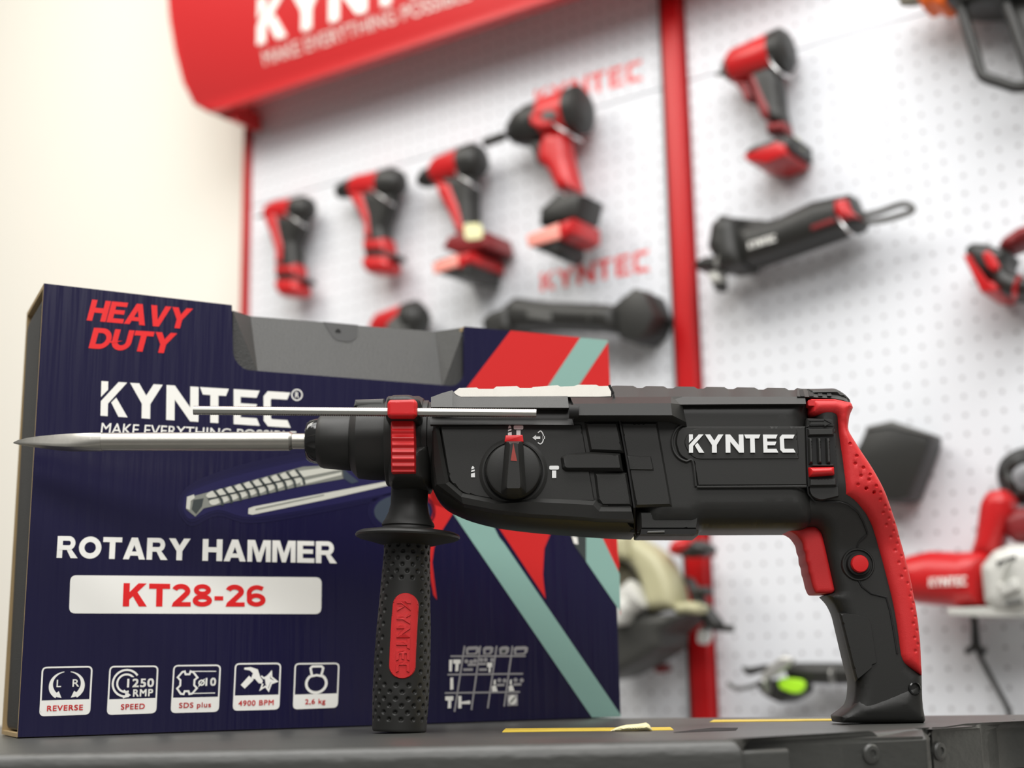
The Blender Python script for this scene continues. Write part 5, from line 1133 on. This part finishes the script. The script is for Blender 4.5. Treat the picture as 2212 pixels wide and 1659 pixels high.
mb = MB(); mb.inflate(WP(Q6((468, 1130), (490, 1130), (505, 1270), (540, 1300), (530, 1320), (480, 1300), (440, 1320), (432, 1300), (468, 1265)), .024), .010, .004, .005, h=.004, y0=-.024); part('plug', mb, 'tblack', ct)
q4 = lambda x, y: (1300 + x / 3.772, 1130 + y / 3.772)
def Q4(*pts): return [(*q4(p[0], p[1]), *p[2:]) for p in pts]
tool = build_tool('cutting_saw', 'beige guarded cutting saw with dark base, between the carton and the hammer handle', 'cutting saw', (1400, 1400), [
    ('blade_guard', 'beige', 'P', Q4((60, 100, 4), (280, 100, 8), (420, 180, 20), (540, 290, 20), (610, 430, 20), (650, 560, 20), (660, 700, 4), (430, 720, 4), (400, 560, 20), (360, 440, 20), (290, 340, 20), (220, 300, 8), (60, 300, 2)), .10, .03, .015),
    ('inner_guard', 'olive', 'P', Q4((-60, 310, 6), (200, 305, 8), (330, 400, 20), (420, 560, 20), (460, 720, 4), (300, 780, 4), (-60, 780, 4)), .08, .03, .01),
    ('guard_block', 'beige', 'P', Q4((40, 90, 4), (260, 110, 6), (270, 290, 6), (40, 300, 4)), .12, .025, .01),
    ('motor_cap', 'tlight', 'M', [('L', q4(140, 700), q4(320, 560), .13, [(0, 14), (.1, 21), (.9, 23), (1, 15)]), ('P', Q4((100, 640, 6), (220, 600, 8), (250, 700, 8), (200, 830, 8), (110, 840, 6)), .145, .02, .01)]),
    ('bolt', 'tgrey', 'L', q4(360, 715), q4(364, 717), .125, [(0, 11), (1, 11)]),
    ('lug', 'beige', 'P', Q4((620, 660), (760, 640), (840, 680), (830, 740), (640, 745)), .10, .02, .008),
    ('base_plate', 'charcoal', 'P', Q4((-40, 780, 4), (420, 760, 4), (800, 745, 4), (600, 900, 6), (590, 1020, 10), (420, 1130, 10), (200, 1250, 8), (-40, 1300, 4)), .088, .046, .012),
    ('depth_lever', 'tblack', 'P', Q4((690, 430, 4), (730, 450, 4), (830, 620, 4), (980, 810, 4), (960, 870, 4), (860, 850, 4), (760, 640, 4)), .08, .012, .006),
    ('lever_knob', 'tblack', 'P', Q4((760, 520, 8), (870, 515, 8), (880, 590, 8), (790, 600, 8)), .085, .014, .006),
    ('wing_nut', 'tsilver', 'L', q4(800, 905), q4(880, 925), .075, [(0, 8), (.2, 13), (.8, 12), (1, 8)]),
    ('adjuster_arm', 'tblack', 'T', Q4((900, 850), (1070, 860)), .075, 5),
    ('mounting_block', 'tblack', 'B', Q4((-20, 850), (330, 850), (330, 1080), (-20, 1080)), .06, .001, .004),
    ('wear_pad', 'tdred', 'P', Q4((410, 1130), (530, 1150), (560, 1200), (470, 1225)), .03, .012, .005)])
tool = build_tool('post_clamp', 'red and black knob sticking out in front of the red post, above the beige saw', 'clamp', (1500, 1190), [
    ('head', 'tred', 'P', Q4((575, 240, 8), (610, 150, 12), (700, 115, 12), (770, 150, 8), (750, 240, 6), (640, 275, 8)), .085, .025, .014),
    ('knob', 'tblack', 'P', Q4((670, 250, 8), (760, 170, 8), (800, 130, 8), (900, 190, 12), (910, 230, 10), (820, 270, 8), (700, 285, 8)), .09, .022, .012),
    ('bracket', 'tdred', 'B', Q4((680, 200), (800, 200), (800, 270), (680, 270)), .08, .0305, .004)])
q7 = lambda x, y: (1300 + x / 3.318, 1100 + y / 3.318)
def Q7(*pts): return [(*q7(p[0], p[1]), *p[2:]) for p in pts]
tool = build_tool('bar_tool', 'black bar tool with a lime green label low on the right board', 'hand tool', (1740, 1515), [
    ('bar', 'tblack', 'P', Q7((1350, 1140, 6), (1400, 1098, 8), (1760, 1100, 4), (1900, 1105), (1900, 1250), (1700, 1255, 4), (1480, 1245, 6), (1380, 1230, 6)), .045, .03, .015),
    ('head', 'tblack', 'P', Q7((1150, 1250, 10), (1230, 1215, 8), (1460, 1230, 10), (1480, 1300, 10), (1420, 1350, 10), (1330, 1395, 12), (1200, 1330, 10)), .05, .03, .012),
    ('label_plate', 'green', 'P', Q7((1265, 1235, 8), (1300, 1205, 8), (1440, 1222, 8), (1468, 1262, 8), (1440, 1315, 8), (1380, 1322, 8), (1280, 1285, 8)), .081, .004, .002),
    ('blade', 'tsilver', 'P', Q7((1135, 1205, 6), (1200, 1130, 8), (1300, 1050, 8), (1380, 1060, 10), (1370, 1110, 8), (1260, 1190, 8), (1180, 1225, 6)), .088, .007, .004),
    ('blade_wing', 'tblack', 'P', Q7((1005, 1125, 4), (1060, 1135, 6), (1190, 1110, 4), (1200, 1150, 4), (1060, 1195, 4), (1025, 1170, 4)), .06, .006, .003),
    ('pivot', 'tsilver', 'L', q7(1185, 1262), q7(1190, 1262), .090, [(0, 12), (1, 12)]),
    ('pivot', 'tsilver', 'L', q7(1655, 1195), q7(1660, 1195), .076, [(0, 11), (1, 11)]),
    ('guard_wire', 'tgrey', 'T', spl(Q7((905, 1245), (940, 1275), (1000, 1285), (1070, 1270), (1150, 1235)), 4), .055, 3)])
